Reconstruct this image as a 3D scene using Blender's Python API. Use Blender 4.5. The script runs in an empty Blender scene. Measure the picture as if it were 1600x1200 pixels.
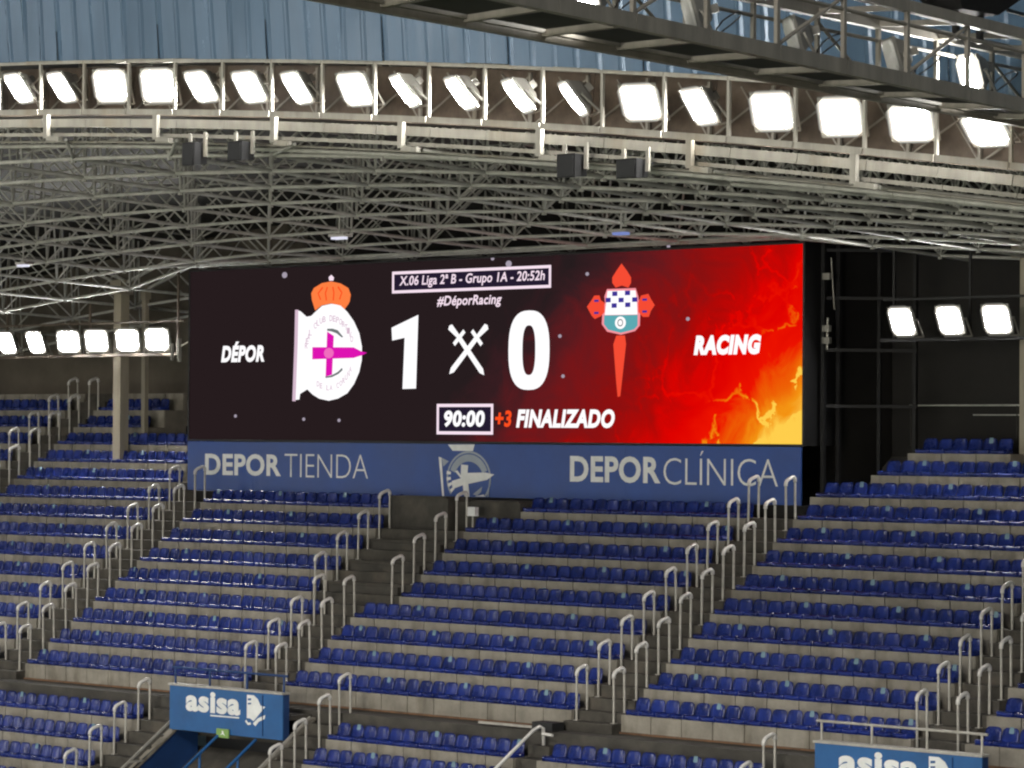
import bpy, bmesh, math, random
from mathutils import Vector, Matrix, Quaternion
random.seed(7)
SC = bpy.context.scene
COL = SC.collection

# ------------------------------------------------------------------ camera
cam_d = bpy.data.cameras.new('camera')
cam = bpy.data.objects.new('camera', cam_d); COL.objects.link(cam)
CAM = Vector((50.710, -54.883, 5.4487))
Rv = Vector((0.733445, 0.679720, 0.006337)); Uv = Vector((0.006201, -0.016013, 0.999853)); Bv = Vector((0.679721, -0.733297, -0.015959))
cam.matrix_world = Matrix(((Rv.x, Uv.x, Bv.x, CAM.x), (Rv.y, Uv.y, Bv.y, CAM.y), (Rv.z, Uv.z, Bv.z, CAM.z), (0, 0, 0, 1)))
cam_d.sensor_width = 36.0; cam_d.lens = 110.364; cam_d.clip_start = 0.5; cam_d.clip_end = 1500
SC.camera = cam

# ------------------------------------------------------------------ night sky, weak sun added for top light, floodlights of the other stands
world = bpy.data.worlds.new('World'); SC.world = world; world.use_nodes = True
wn = world.node_tree.nodes; bg = wn['Background']
sky = wn.new('ShaderNodeTexSky'); sky.sky_type = 'NISHITA'; sky.sun_disc = False
sky.sun_elevation = math.radians(30); sky.sun_rotation = math.radians(160)
world.node_tree.links.new(sky.outputs[0], bg.inputs[0]); bg.inputs[1].default_value = 0.035
sun_d = bpy.data.lights.new('sun', 'SUN'); sun_d.energy = 1.25; sun_d.angle = math.radians(12); sun_d.color = (1.0, 0.95, 0.86)
sun = bpy.data.objects.new('sun', sun_d); COL.objects.link(sun)
sun.rotation_euler = (Vector((-0.28, 0.80, -0.50))).to_track_quat('-Z', 'Y').to_euler()
def flood_bank(loc, aim, power, sx, sy, col):
    d = bpy.data.lights.new('floodlight_bank', 'AREA'); d.shape = 'RECTANGLE'; d.size = sx; d.size_y = sy; d.energy = power; d.color = col
    o = bpy.data.objects.new('floodlight_bank', d); COL.objects.link(o); o.location = loc
    o.rotation_euler = (Vector(aim) - Vector(loc)).to_track_quat('-Z', 'Z').to_euler()
# the lit gantries under the roofs of the stand across the pitch and of the stand on its far side
flood_bank((42, -108, 7.0), (-3, 0, 6), 36000, 50, 1.2, (1.0, 0.945, 0.85))
flood_bank((-100, -66, 10.5), (-10, 0, 3), 12000, 42, 0.8, (0.97, 0.95, 0.90))
flood_bank((-95, -121, 12.0), (-5, 0, 5), 5200, 24, 1.0, (1.0, 0.95, 0.86))
# beams of those stands thrown on the pitch
for bx, tx in ((-22, -18), (6, 6)):
    d = bpy.data.lights.new('pitch_beam', 'SPOT'); d.energy = 4.5e6; d.spot_size = math.radians(18); d.spot_blend = 0.3; d.shadow_soft_size = 1.5; d.color = (1.0, 0.95, 0.88)
    o = bpy.data.objects.new('pitch_beam', d); COL.objects.link(o); o.location = (bx, -112, 12)
    o.rotation_euler = (Vector((tx, -62, -9)) - o.location).to_track_quat('-Z', 'Y').to_euler()
vs = SC.view_settings; vs.view_transform = 'Standard'; vs.look = 'None'; vs.exposure = 0.0; vs.gamma = 1.0; vs.use_curve_mapping = False
SC.cycles.use_denoising = True
SC.cycles.max_bounces = 6; SC.cycles.diffuse_bounces = 3; SC.cycles.glossy_bounces = 3
SC.cycles.sample_clamp_indirect = 4.0
SC.cycles.filter_width = 2.2

# ------------------------------------------------------------------ helpers
def lin(r, g, b):
    f = lambda c: (c/255)/12.92 if c/255 <= 0.04045 else ((c/255+0.055)/1.055)**2.4
    return (f(r), f(g), f(b), 1.0)
def mat(name, col, rough=0.6, metal=0.0, var=0.25, scale=3.0, bump=0.0, bscale=20.0, stain=None, spec=0.5, streak=False, drip=False):
    m = bpy.data.materials.new(name); m.use_nodes = True; nt = m.node_tree; n = nt.nodes; l = nt.links
    b = n['Principled BSDF']; b.inputs['Roughness'].default_value = rough; b.inputs['Metallic'].default_value = metal
    b.inputs['Specular IOR Level'].default_value = spec
    geo = n.new('ShaderNodeNewGeometry')
    src = geo.outputs['Position']
    if streak:
        mp = n.new('ShaderNodeMapping'); mp.inputs['Scale'].default_value = (1.6, 1.6, 0.22); l.new(src, mp.inputs[0]); vsrc = mp.outputs[0]
    else: vsrc = src
    t = n.new('ShaderNodeTexNoise'); t.inputs['Scale'].default_value = scale; t.inputs['Detail'].default_value = 6; t.inputs['Roughness'].default_value = 0.65
    l.new(vsrc, t.inputs['Vector'])
    r = n.new('ShaderNodeValToRGB'); e = r.color_ramp.elements
    c = col[:3]
    e[0].position = 0.3; e[0].color = (*[max(0, x*(1-var)) for x in c], 1); e[1].position = 0.7; e[1].color = (*[min(1, x*(1+var)) for x in c], 1)
    l.new(t.outputs['Fac'], r.inputs[0]); out = r.outputs[0]
    if stain:
        t2 = n.new('ShaderNodeTexNoise'); t2.inputs['Scale'].default_value = 0.9; t2.inputs['Detail'].default_value = 8; l.new(vsrc, t2.inputs['Vector'])
        r2 = n.new('ShaderNodeValToRGB'); r2.color_ramp.elements[0].position = 0.55; r2.color_ramp.elements[1].position = 0.75
        r2.color_ramp.elements[0].color = (0, 0, 0, 1); r2.color_ramp.elements[1].color = (0.7, 0.7, 0.7, 1); l.new(t2.outputs['Fac'], r2.inputs[0])
        mx = n.new('ShaderNodeMixRGB'); l.new(r2.outputs[0], mx.inputs[0]); l.new(out, mx.inputs[1]); mx.inputs[2].default_value = (*stain[:3], 1); out = mx.outputs[0]
    if drip:            # dark water runs down the face
        mp2 = n.new('ShaderNodeMapping'); mp2.inputs['Scale'].default_value = (3.2, 3.2, 0.9); l.new(src, mp2.inputs[0])
        t4 = n.new('ShaderNodeTexNoise'); t4.inputs['Scale'].default_value = 1.0; t4.inputs['Detail'].default_value = 5; l.new(mp2.outputs[0], t4.inputs['Vector'])
        r4 = n.new('ShaderNodeValToRGB'); r4.color_ramp.elements[0].position = 0.52; r4.color_ramp.elements[0].color = (1, 1, 1, 1); r4.color_ramp.elements[1].position = 0.72; r4.color_ramp.elements[1].color = (0.66, 0.64, 0.61, 1); l.new(t4.outputs['Fac'], r4.inputs[0])
        m4 = n.new('ShaderNodeMixRGB'); m4.blend_type = 'MULTIPLY'; m4.inputs[0].default_value = 1.0; l.new(out, m4.inputs[1]); l.new(r4.outputs[0], m4.inputs[2]); out = m4.outputs[0]
    l.new(out, b.inputs['Base Color'])
    mr = n.new('ShaderNodeMapRange'); mr.inputs[3].default_value = max(0.03, rough-0.12); mr.inputs[4].default_value = min(1, rough+0.12)
    l.new(t.outputs['Fac'], mr.inputs[0]); l.new(mr.outputs[0], b.inputs['Roughness'])
    if bump:
        t3 = n.new('ShaderNodeTexNoise'); t3.inputs['Scale'].default_value = bscale; t3.inputs['Detail'].default_value = 4; l.new(src, t3.inputs['Vector'])
        bp = n.new('ShaderNodeBump'); bp.inputs['Strength'].default_value = bump; bp.inputs['Distance'].default_value = 0.02
        l.new(t3.outputs['Fac'], bp.inputs['Height']); l.new(bp.outputs[0], b.inputs['Normal'])
    return m
def emit(name, col, strength=1.0):
    m = bpy.data.materials.new(name); m.use_nodes = True; nt = m.node_tree; n = nt.nodes; n.clear()
    o = n.new('ShaderNodeOutputMaterial'); e = n.new('ShaderNodeEmission'); e.inputs[0].default_value = col; e.inputs[1].default_value = strength
    # fine LED dot mesh of the panel
    nt.links.new(e.outputs[0], o.inputs[0]); return m

M = {}
M['beige'] = mat('beige_concrete', (0.262, 0.243, 0.205), 0.85, var=0.30, scale=1.7, bump=0.3, stain=(0.155, 0.136, 0.108), drip=True)
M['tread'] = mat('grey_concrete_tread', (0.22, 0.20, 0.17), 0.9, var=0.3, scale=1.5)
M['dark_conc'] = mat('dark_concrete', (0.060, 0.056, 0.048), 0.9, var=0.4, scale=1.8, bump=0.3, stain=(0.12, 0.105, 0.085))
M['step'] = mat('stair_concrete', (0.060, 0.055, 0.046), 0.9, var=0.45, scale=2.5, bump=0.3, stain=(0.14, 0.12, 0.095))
M['rust'] = mat('rusty_edge', (0.16, 0.085, 0.045), 0.85, var=0.4, scale=4)
M['seat'] = mat('blue_seat_plastic', (0.008, 0.021, 0.155), 0.28, var=0.60, scale=2.4, spec=0.45)
M['mark'] = mat('pale_turquoise_mark', (0.17, 0.28, 0.34), 0.5, var=0.2)
M['rail'] = mat('galvanised_rail', (0.44, 0.425, 0.385), 0.42, metal=0.15, var=0.2, scale=6)
M['rail_top'] = mat('toplit_white_rail', (0.74, 0.73, 0.70), 0.32, metal=0.0, var=0.12, scale=8)  # white paint lightened further to carry the light falling on rail tops
M['frame_web'] = mat('aged_roof_steel', (0.38, 0.38, 0.35), 0.6, var=0.3, scale=2)
M['frame'] = mat('painted_roof_steel', (0.47, 0.47, 0.435), 0.5, var=0.25, scale=3, spec=0.4)
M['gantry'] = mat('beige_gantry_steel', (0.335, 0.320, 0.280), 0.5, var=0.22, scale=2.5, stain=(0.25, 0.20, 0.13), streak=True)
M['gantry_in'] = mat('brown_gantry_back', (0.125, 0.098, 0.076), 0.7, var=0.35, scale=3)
M['deck'] = mat('dark_roof_deck', (0.035, 0.034, 0.030), 0.8, var=0.3, scale=1.2)
M['black'] = mat('black_steel_and_shade', (0.010, 0.010, 0.011), 0.55, var=0.4, scale=5)  # black steel; also paints the shade inside the tunnel mouths
M['black_wall'] = mat('shaded_black_wall', (0.014, 0.013, 0.012), 0.8, var=0.4, scale=0.8)  # darkness of the back wall's right part put into the colour
M['brown_wall'] = mat('lit_brown_wall', (0.11, 0.095, 0.075), 0.9, var=0.3, scale=0.6)  # same back wall painted lighter where light and haze reach it
M['column'] = mat('pale_column_paint', (0.36, 0.325, 0.25), 0.7, var=0.2, scale=1.5, streak=True)
M['fascia'] = mat('blue_corrugated_sheet', (0.072, 0.128, 0.205), 0.24, metal=0.2, var=0.14, scale=1.2, bump=0.22, bscale=1.3, spec=0.6, streak=True)
M['banner'] = mat('blue_banner_vinyl', (0.022, 0.070, 0.290), 0.48, var=0.16, scale=0.7, bump=0.25, bscale=1.1)
M['letter'] = mat('white_letter_vinyl', (0.84, 0.86, 0.85), 0.42, var=0.10)
M['letter_dim'] = mat('grey_emblem_vinyl', (0.36, 0.41, 0.48), 0.55, var=0.1)
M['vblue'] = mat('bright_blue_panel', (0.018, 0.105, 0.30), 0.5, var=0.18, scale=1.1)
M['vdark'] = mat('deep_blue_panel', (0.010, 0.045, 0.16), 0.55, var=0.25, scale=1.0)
M['green'] = mat('green_exit_sign', (0.22, 0.38, 0.10), 0.5, var=0.1)
M['grating'] = mat('dark_floor_grating', (0.022, 0.021, 0.018), 0.8, var=0.4, scale=12)
M['catwalk'] = mat('grey_catwalk_steel', (0.21, 0.195, 0.165), 0.55, var=0.25, scale=2.5, stain=(0.13, 0.115, 0.09), streak=True)
M['lamp_body'] = mat('grey_lamp_housing', (0.30, 0.29, 0.26), 0.4, metal=0.5, var=0.15)
M['speaker'] = mat('black_speaker_cloth', (0.011, 0.011, 0.012), 0.9, var=0.5, scale=14)
M['grass'] = mat('pitch_grass', (0.085, 0.105, 0.060), 0.9, var=0.3, scale=0.4)
M['lens'] = emit('lit_floodlight_lens', (1.0, 0.98, 0.93, 1), 160.0)
def rim_mat():          # ring added round the lit glass, lamp glow painted as fading emission
    m = bpy.data.materials.new('painted_glow_rim'); m.use_nodes = True; nt = m.node_tree; n = nt.nodes; l = nt.links; n.clear()
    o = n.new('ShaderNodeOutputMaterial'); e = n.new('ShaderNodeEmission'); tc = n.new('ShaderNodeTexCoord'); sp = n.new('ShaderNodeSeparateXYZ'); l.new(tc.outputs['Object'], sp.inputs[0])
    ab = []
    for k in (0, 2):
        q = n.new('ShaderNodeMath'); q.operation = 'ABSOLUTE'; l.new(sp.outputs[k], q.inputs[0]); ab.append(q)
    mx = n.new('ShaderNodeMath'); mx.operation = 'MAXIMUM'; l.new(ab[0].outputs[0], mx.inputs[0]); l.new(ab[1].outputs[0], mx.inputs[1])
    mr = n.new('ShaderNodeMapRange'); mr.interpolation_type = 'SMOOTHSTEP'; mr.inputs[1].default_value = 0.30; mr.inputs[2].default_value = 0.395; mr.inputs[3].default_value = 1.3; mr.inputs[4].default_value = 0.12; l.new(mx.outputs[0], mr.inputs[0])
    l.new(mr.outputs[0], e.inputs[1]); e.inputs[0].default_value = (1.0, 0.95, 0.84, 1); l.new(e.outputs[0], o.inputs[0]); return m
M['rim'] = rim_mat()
M['lens_off'] = mat('unlit_floodlight_glass', (0.72, 0.72, 0.68), 0.12, var=0.05)
M['small_lamp'] = emit('lit_small_lamp', (0.86, 0.86, 1.0, 1), 0.9)
M['blue_lamp'] = emit('lit_blue_lamp', (0.35, 0.45, 1.0, 1), 0.55)

_mc = {}
def link(o, parent=None):
    COL.objects.link(o)
    if parent is not None: o.parent = parent
    return o
def unit_box(m):
    k = ('box', m)
    if k not in _mc:
        bm = bmesh.new(); bmesh.ops.create_cube(bm, size=1.0); me = bpy.data.meshes.new('box_' + m); bm.to_mesh(me); bm.free(); me.materials.append(M[m]); _mc[k] = me
    return _mc[k]
def unit_cyl(m, n=8):
    k = ('cyl', m, n)
    if k not in _mc:
        bm = bmesh.new(); bmesh.ops.create_cone(bm, cap_ends=True, segments=n, radius1=1, radius2=1, depth=1.0); me = bpy.data.meshes.new('bar_' + m)
        for f in bm.faces: f.smooth = len(f.verts) == 4
        bm.to_mesh(me); bm.free(); me.materials.append(M[m]); _mc[k] = me
    return _mc[k]
def box(name, x0, x1, y0, y1, z0, z1, m, parent=None):
    o = bpy.data.objects.new(name, unit_box(m)); o.location = ((x0+x1)/2, (y0+y1)/2, (z0+z1)/2); o.scale = (abs(x1-x0), abs(y1-y0), abs(z1-z0))
    link(o)
    if parent is not None: attach(o, parent)
    return o
def attach(o, parent):
    o.parent = parent; o.matrix_parent_inverse = world_of(parent).inverted()
def world_of(p):
    b = Matrix.LocRotScale(p.location, p.rotation_euler, p.scale)
    return b if p.parent is None else world_of(p.parent) @ p.matrix_parent_inverse @ b
def bar(name, a, b, r, m, parent=None, n=8):
    a, b = Vector(a), Vector(b); d = b-a
    o = bpy.data.objects.new(name, unit_cyl(m, n)); o.location = (a+b)/2; o.rotation_mode = 'XYZ'
    o.rotation_euler = d.to_track_quat('Z', 'Y').to_euler(); o.scale = (r, r, d.length); link(o)
    if parent is not None: attach(o, parent)
    return o
def beam(name, a, b, w, h, m, parent=None):
    """rectangular beam from a to b: w sideways, h upwards"""
    a, b = Vector(a), Vector(b); d = b-a; L = d.length; x = d/L; s = x.cross(Vector((0, 0, 1)))
    if s.length < 1e-4: s = Vector((0, 1, 0))
    s.normalize(); u = s.cross(x)
    o = bpy.data.objects.new(name, unit_box(m)); o.location = (a+b)/2
    o.rotation_euler = Matrix((x, s, u)).transposed().to_euler(); o.scale = (L, w, h); link(o)
    if parent is not None: attach(o, parent)
    return o
def thing(name, label, cat, loc, rot=(0, 0, 0), group=None):
    o = bpy.data.objects.new(name, None); o.location = loc; o.rotation_euler = rot; o.empty_display_size = 0.2; link(o)
    o['label'] = label; o['category'] = cat
    if group: o['group'] = group
    return o
def tag(o, label, cat, group=None):
    o['label'] = label; o['category'] = cat
    if group: o['group'] = group
    return o
def struct(o, label=None):
    o['kind'] = 'structure'
    if label: o['label'] = label
    return o
def mesh_obj(name, verts, faces, m, parent=None, smooth=False):
    me = bpy.data.meshes.new(name); me.from_pydata([tuple(v) for v in verts], [], faces); me.materials.append(M[m] if isinstance(m, str) else m)
    if smooth:
        for p in me.polygons: p.use_smooth = True
    me.update(); o = bpy.data.objects.new(name, me); link(o)
    if parent is not None: attach(o, parent)
    return o
class Acc:
    """collects bars and boxes into one mesh"""
    def __init__(s): s.v = []; s.f = []
    def bar(s, a, b, r, n=6):
        a, b = Vector(a), Vector(b); q = (b-a).to_track_quat('Z', 'Y'); i0 = len(s.v)
        for p in (a, b):
            for k in range(n):
                t = 2*math.pi*k/n; s.v.append(p + q @ Vector((r*math.cos(t), r*math.sin(t), 0)))
        for k in range(n): s.f.append((i0+k, i0+(k+1) % n, i0+n+(k+1) % n, i0+n+k))
    def box(s, x0, x1, y0, y1, z0, z1):
        i = len(s.v); s.v += [Vector(p) for p in ((x0,y0,z0),(x1,y0,z0),(x1,y1,z0),(x0,y1,z0),(x0,y0,z1),(x1,y0,z1),(x1,y1,z1),(x0,y1,z1))]
        s.f += [tuple(i+k for k in q) for q in ((0,3,2,1),(4,5,6,7),(0,1,5,4),(1,2,6,5),(2,3,7,6),(3,0,4,7))]
    def build(s, name, m, parent=None, smooth=False): return mesh_obj(name, s.v, s.f, m, parent, smooth)
def ordn(i):
    return ['first','second','third','fourth','fifth','sixth','seventh','eighth','ninth','tenth','eleventh','twelfth'][i-1] if i <= 12 else '%d%s' % (i, {1:'st',2:'nd',3:'rd'}.get(i % 10 if i not in (11,12,13) else 0, 'th'))

# ================================================================== SETTING: ground, terraces, walls, roof
T, R = 0.80, 0.547                       # tread depth and rise of one row
def nose(k): return T*k - 0.10
def tz(k): return -0.98 + R*k
WALK_Z = -1.42
g = mesh_obj('pitch', [(-400,-600,-9),(400,-600,-9),(400,200,-9),(-400,200,-9)], [(0,1,2,3)], 'grass'); struct(g)

# upper tier blocks: name, phrase, function giving the ends of row k (None when the row does not exist there)
def ext_far(k):  return (-44.0, -29.5) if k <= 14 else None
def ext_B(k):
    if k <= 8: return (-28.1, -19.85)
    if k <= 11: return (-28.1, -20.9 + (0.55 if k == 9 else 0.15))
    return (-28.1, -24.6) if k <= 14 else None
def ext_C(k):
    if k > 8: return None
    return (-18.35, -9.45) if k <= 3 else (-18.35, -10.25)
def ext_D(k):
    if k > 8: return None
    return (-7.95, 1.95) if k <= 3 else ((-6.95, 1.95) if k < 8 else (-5.63, 1.95))
def ext_E(k):
    if k > 11: return None
    return ({9: 3.35, 10: 4.62, 11: 5.15}.get(k, 3.45), 11.6 if k < 11 else 8.2)
def ext_F(k): return (12.95, 20.0) if k <= 6 else None
BLOCKS = [('far corner block', ext_far), ('left corner block', ext_B), ('block under the banner\'s left half', ext_C),
          ('block under the banner\'s right half', ext_D), ('block right of the banner', ext_E), ('far right block', ext_F)]
# lower tier blocks
def lnose(m): return -2.0 - T*(m-1)
def lz(m): return -1.967 - R*(m-1)
LBLOCKS = [('lower block left of the first tunnel', (-32.0, -11.35)), ('lower block between the first tunnel and the leaning rail', (-4.35, 1.86)),
           ('lower block right of the leaning rail', (2.56, 9.0)), ('lower block beyond the second tunnel', (16.0, 22.0))]
BL = 0.88
def riser_run(parent, x0, x1, y, z0, z1):
    """concrete riser blocks with open joints along one row"""
    n = max(1, round((x1-x0)/BL)); L = (x1-x0)/n
    for i in range(n):
        dy = random.uniform(-0.006, 0.006)
        o = box('riser_block', x0+i*L+0.012, x0+(i+1)*L-0.012, y-0.05+dy, y+0.03, z0+0.004, z1-0.002, 'beige', parent)
SEATS = []      # (x, y, z, block phrase, row phrase, index, marked)
def seat_row(x0, x1, y, z, blk, rowp, phase, rowkey):
    n = int((x1-x0+0.04)/0.44); off = (x1-x0-n*0.44)/2
    for i in range(n):
        x = x0+off+0.22+0.44*i
        SEATS.append([x, y, z, blk, rowp, i+1, n, False, rowkey, phase])
for bi, (bn, fn) in enumerate(BLOCKS):
    for k in range(15):
        e = fn(k)
        if not e: continue
        x0, x1 = e
        zt = tz(k); zb = WALK_Z if k == 0 else tz(k-1)
        body = box('terrace_row', x0, x1, nose(k), nose(k)+T+0.06, zb-0.5, zt, 'tread'); struct(body)
        if x1 > -40: riser_run(body, max(x0, -38), x1, nose(k), zb, zt)
        if k <= 13: seat_row(x0+0.03, x1-0.03, nose(k)+0.02, zt, bn, ordn(k+1) + ' row up', -2.08 + (1.32 if k % 2 else 0.0), ('U', k))
for bn, (x0, x1) in LBLOCKS:
    for m in range(1, 7):
        zt = lz(m)
        body = box('terrace_row', x0, x1, lnose(m), lnose(m)+T+0.04, zt-1.0, zt, 'tread'); struct(body)
        riser_run(body, max(x0, -24), x1, lnose(m), zt-R, zt)
        seat_row(x0+0.02, x1-0.02, lnose(m)+0.02, zt, bn, ordn(m) + ' lower row', -2.20 + (1.32 if m % 2 else 0.0), ('L', m))
# gangway between the tiers
w = box('gangway', -45, 24, -1.16, -0.13, WALK_Z-0.9, WALK_Z, 'dark_conc'); struct(w)
w = box('gangway_edge', -45, 24, -1.20, -1.162, WALK_Z-0.9, WALK_Z+0.012, 'dark_conc'); struct(w)
for x0, x1 in ((-28.1, -19.85), (-18.35, -9.45), (-7.95, 1.95), (3.45, 11.6), (12.95, 20.0)):
    struct(box('rust_stained_kerb', x0, x1, -0.20, -0.152, WALK_Z+0.002, WALK_Z+0.045, 'rust'))
# base under the upper tier so nothing shows through the stairs
v = [(-45, 0.1, -2.4), (24, 0.1, -2.4), (24, 12.9, 6.3), (-45, 12.9, 6.3)]
struct(mesh_obj('raking_slab', v, [(0, 1, 2, 3)], 'dark_conc'))
v = [(-45, -1.1, -2.6), (24, -1.1, -2.6), (24, -8.0, -7.3), (-45, -8.0, -7.3)]
struct(mesh_obj('raking_slab', v, [(0, 1, 2, 3)], 'dark_conc'))

# stairways: (phrase, x0, x1 of row k, rows)
AISLES = [('dark concrete stairway in the far left corner', lambda k: (-29.5, -28.1), 15), ('dark concrete stairway at the left end of the banner', lambda k: (-19.85, -18.35), 9),
          ('dark concrete stairway under the middle of the banner', lambda k: (-9.45, -7.95) if k <= 3 else (-10.25, -6.95), 8),
          ('dark concrete stairway at the right end of the banner', lambda k: (1.95, 3.45), 9), ('dark concrete stairway at the right edge', lambda k: (11.6, 12.95), 7)]
for lab, fx, nk in AISLES:
    th = thing('stairway', lab, 'stairs', (sum(fx(0))/2, nose(0), WALK_Z), group='stairways of the upper tier')
    for k in range(nk):
        x0, x1 = fx(k); zb = WALK_Z if k == 0 else tz(k-1); zt = tz(k)
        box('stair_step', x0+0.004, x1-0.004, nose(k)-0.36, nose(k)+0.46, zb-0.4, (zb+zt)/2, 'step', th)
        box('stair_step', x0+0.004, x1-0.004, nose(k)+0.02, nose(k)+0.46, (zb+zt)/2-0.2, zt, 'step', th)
for lab, x0, x1 in [('lower stairway left of the first blue tunnel', -11.33, -9.98), ('lower stairway right of the first blue tunnel', -5.58, -4.37),
                    ('narrow lower stairway beside the leaning rail', 1.88, 2.54), ('lower stairway left of the second blue tunnel', 9.02, 10.5), ('lower stairway right of the second blue tunnel', 14.95, 15.98)]:
    th = thing('stairway', lab, 'stairs', ((x0+x1)/2, -1.2, WALK_Z), group='stairways of the lower tier')
    for m in range(1, 7):
        zt = lz(m)
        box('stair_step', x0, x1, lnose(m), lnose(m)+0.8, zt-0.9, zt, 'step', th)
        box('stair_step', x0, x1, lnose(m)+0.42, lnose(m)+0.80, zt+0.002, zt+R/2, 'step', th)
# dark blocks at the head of the middle stairway
th = thing('concrete_stair_head', 'dark concrete block at the head of the stairway below the banner crest', 'concrete block', (-7.8, 5.6, tz(7)))
box('wall', -10.2, -8.0, 5.95, 7.1, tz(7)-0.3, tz(8)+0.30, 'dark_conc', th)
box('wall', -7.97, -5.68, 6.3, 7.1, tz(7)-0.3, tz(8)+0.22, 'dark_conc', th)
box('capping', -10.2, -8.02, 5.90, 6.6, tz(8)+0.302, tz(8)+0.35, 'step', th)
box('capping', -7.4, -5.68, 6.24, 6.8, tz(8)+0.222, tz(8)+0.27, 'step', th)
for k in (4, 5, 6):
    box('landing', -9.9, -7.35, nose(k)+0.30, nose(k)+0.78, tz(k)+0.004, tz(k)+0.20, 'dark_conc', th)

# walls
struct(box('back_wall', -20.9, 34, 12.9, 13.2, 2.0, 14.5, 'black_wall'))
struct(box('back_wall', -75, -20.91, 12.9, 13.2, 2.0, 14.5, 'brown_wall'))
struct(box('side_wall', -75.2, -75, -14, 13, -3, 14.5, 'brown_wall'))

# ------------------------------------------------------------------ roof space frame
def surf(x, y):
    z = surf0(x, y)
    return max(z, 10.42) if (y > 5 and -21.5 < x < 4.5) else z
def surf0(x, y): return 10.5785 - 0.0297971*x - 0.00238995*x*x - 0.0419847*y + 0.000111174*x*y + 0.0000586*y*y
GX, GY = 3.07, 2.82
I0, I1, J1 = -15, 9, 9
def LN(i, j):
    x = 2.395+GX*i; y = -13+GY*j; return Vector((x, y, surf(x, y)))
def UN(i, j):
    x = 2.395+GX*(i+0.5); y = -13+GY*(j+0.5); return Vector((x, y, surf(x, y)+2.15))
roof = thing('roof_space_frame', 'grey-green steel space frame of the stand roof above the scoreboard', 'roof frame', (0, 0, 10.7))
def in_view(p, marg=0.03):
    d = Vector(p)-CAM; w = -(d.dot(Bv))
    if w < 1: return False
    x = d.dot(Rv)/w*4905/800; y = d.dot(Uv)/w*4905/600
    return abs(x) < 1+marg and abs(y) < 1+marg
far = Acc(); npart = 0
cand = []
for j in range(J1+1):
    for i in range(I0, I1+1):
        if i < I1: cand.append((LN(i, j), LN(i+1, j), 'chord_bar'))
        if j < J1: cand.append((LN(i, j), LN(i, j+1), 'chord_bar'))
cand.sort(key=lambda c: ((c[0]+c[1])/2-CAM).length)
for a, b, nm in cand:
    vis = in_view(a) or in_view(b) or in_view((a+b)/2)
    if vis and npart < 300:
        bar(nm, a, b, 0.043, 'frame', roof, 8); npart += 1
    else: far.bar(a, b, 0.037)
web = Acc(); nweb = 0; webs = []
for j in range(J1):
    for i in range(I0, I1):
        u = UN(i, j)
        for a in (LN(i, j), LN(i+1, j), LN(i, j+1), LN(i+1, j+1)): web.bar(a, u, 0.028)
        if i < I1-1: far.bar(u, UN(i+1, j), 0.034)
        if j < J1-1: far.bar(u, UN(i, j+1), 0.034)
for j in range(J1+1):           # short hangers from the nodes, and purlins over the top chords
    for i in range(I0, I1+1):
        a = LN(i, j); web.bar(a+Vector((0, 0, -0.09)), a+Vector((0, 0, 0.09)), 0.062)
        if i < I1 and j < J1:
            u = UN(i, j); web.bar(u, u+Vector((0, 0, 0.25)), 0.03)
o = web.build('web_bars', 'frame_web', roof); o['kind'] = 'stuff'
o = far.build('far_bars', 'frame_web', roof); o['kind'] = 'stuff'
# dark corrugated deck lying on the frame
vv = []; ff = []; nx, ny = 45, 20
for a in range(nx+1):
    for b in range(ny+1):
        x = -42+76*a/nx; y = -13.9+27*b/ny; vv.append((x, y, surf0(x, y)+2.52))
for a in range(nx):
    for b in range(ny): ff.append((a*(ny+1)+b, a*(ny+1)+b+1, (a+1)*(ny+1)+b+1, (a+1)*(ny+1)+b))
struct(mesh_obj('roof_deck', vv, ff, 'deck', smooth=True))

# ------------------------------------------------------------------ lighting gantry along the roof edge
def gz(x): return -0.059*x - 0.00178*x*x
def G(x, y, z): return Vector((x, y, z+gz(x)))
gan = thing('lighting_gantry', 'long beige steel lighting gantry along the arched roof edge', 'gantry', (10, -14, 11.5))
XP = [-4.6+1.40*i for i in range(22)]
for i, x in enumerate(XP):
    beam('post', G(x, -14.1, 12.05), G(x, -14.1, 13.0), 0.055, 0.055, 'gantry', gan)
    beam('post', G(x, -12.9, 11.9), G(x, -12.9, 13.0), 0.055, 0.055, 'gantry', gan)
    if i < len(XP)-1:
        x2 = XP[i+1]; a = x+0.006; b = x2-0.006
        beam('top_beam', G(a, -14.1, 13.02), G(b, -14.1, 13.02), 0.08, 0.07, 'gantry', gan)
        beam('lip_panel', G(a+0.015, -14.16, 12.0), G(b-0.015, -14.16, 12.0), 0.03, 0.11, 'gantry', gan)
        beam('box_beam', G(a, -13.98, 11.78), G(b, -13.98, 11.78), 0.16, 0.17, 'gantry', gan)
        beam('pipe_rail', G(a, -13.9, 11.55), G(b, -13.9, 11.55), 0.07, 0.07, 'gantry', gan)
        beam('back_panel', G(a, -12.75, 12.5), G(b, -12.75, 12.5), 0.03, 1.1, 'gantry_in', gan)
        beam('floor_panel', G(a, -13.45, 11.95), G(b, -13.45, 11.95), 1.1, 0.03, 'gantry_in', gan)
        bar('brace', G(x, -12.9, 12.0), G(x2, -12.9, 12.95), 0.022, 'gantry', gan, 6)
        bar('brace', G(x2, -12.9, 12.0), G(x+0.7, -12.9, 12.95), 0.018, 'gantry', gan, 6)
        bar('pipe', G(a, -13.3, 11.36), G(b, -13.3, 11.36), 0.045, 'frame', gan, 6)
        bar('pipe', G(a, -13.7, 11.42), G(b, -13.7, 11.42), 0.022, 'gantry', gan, 6)
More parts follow.
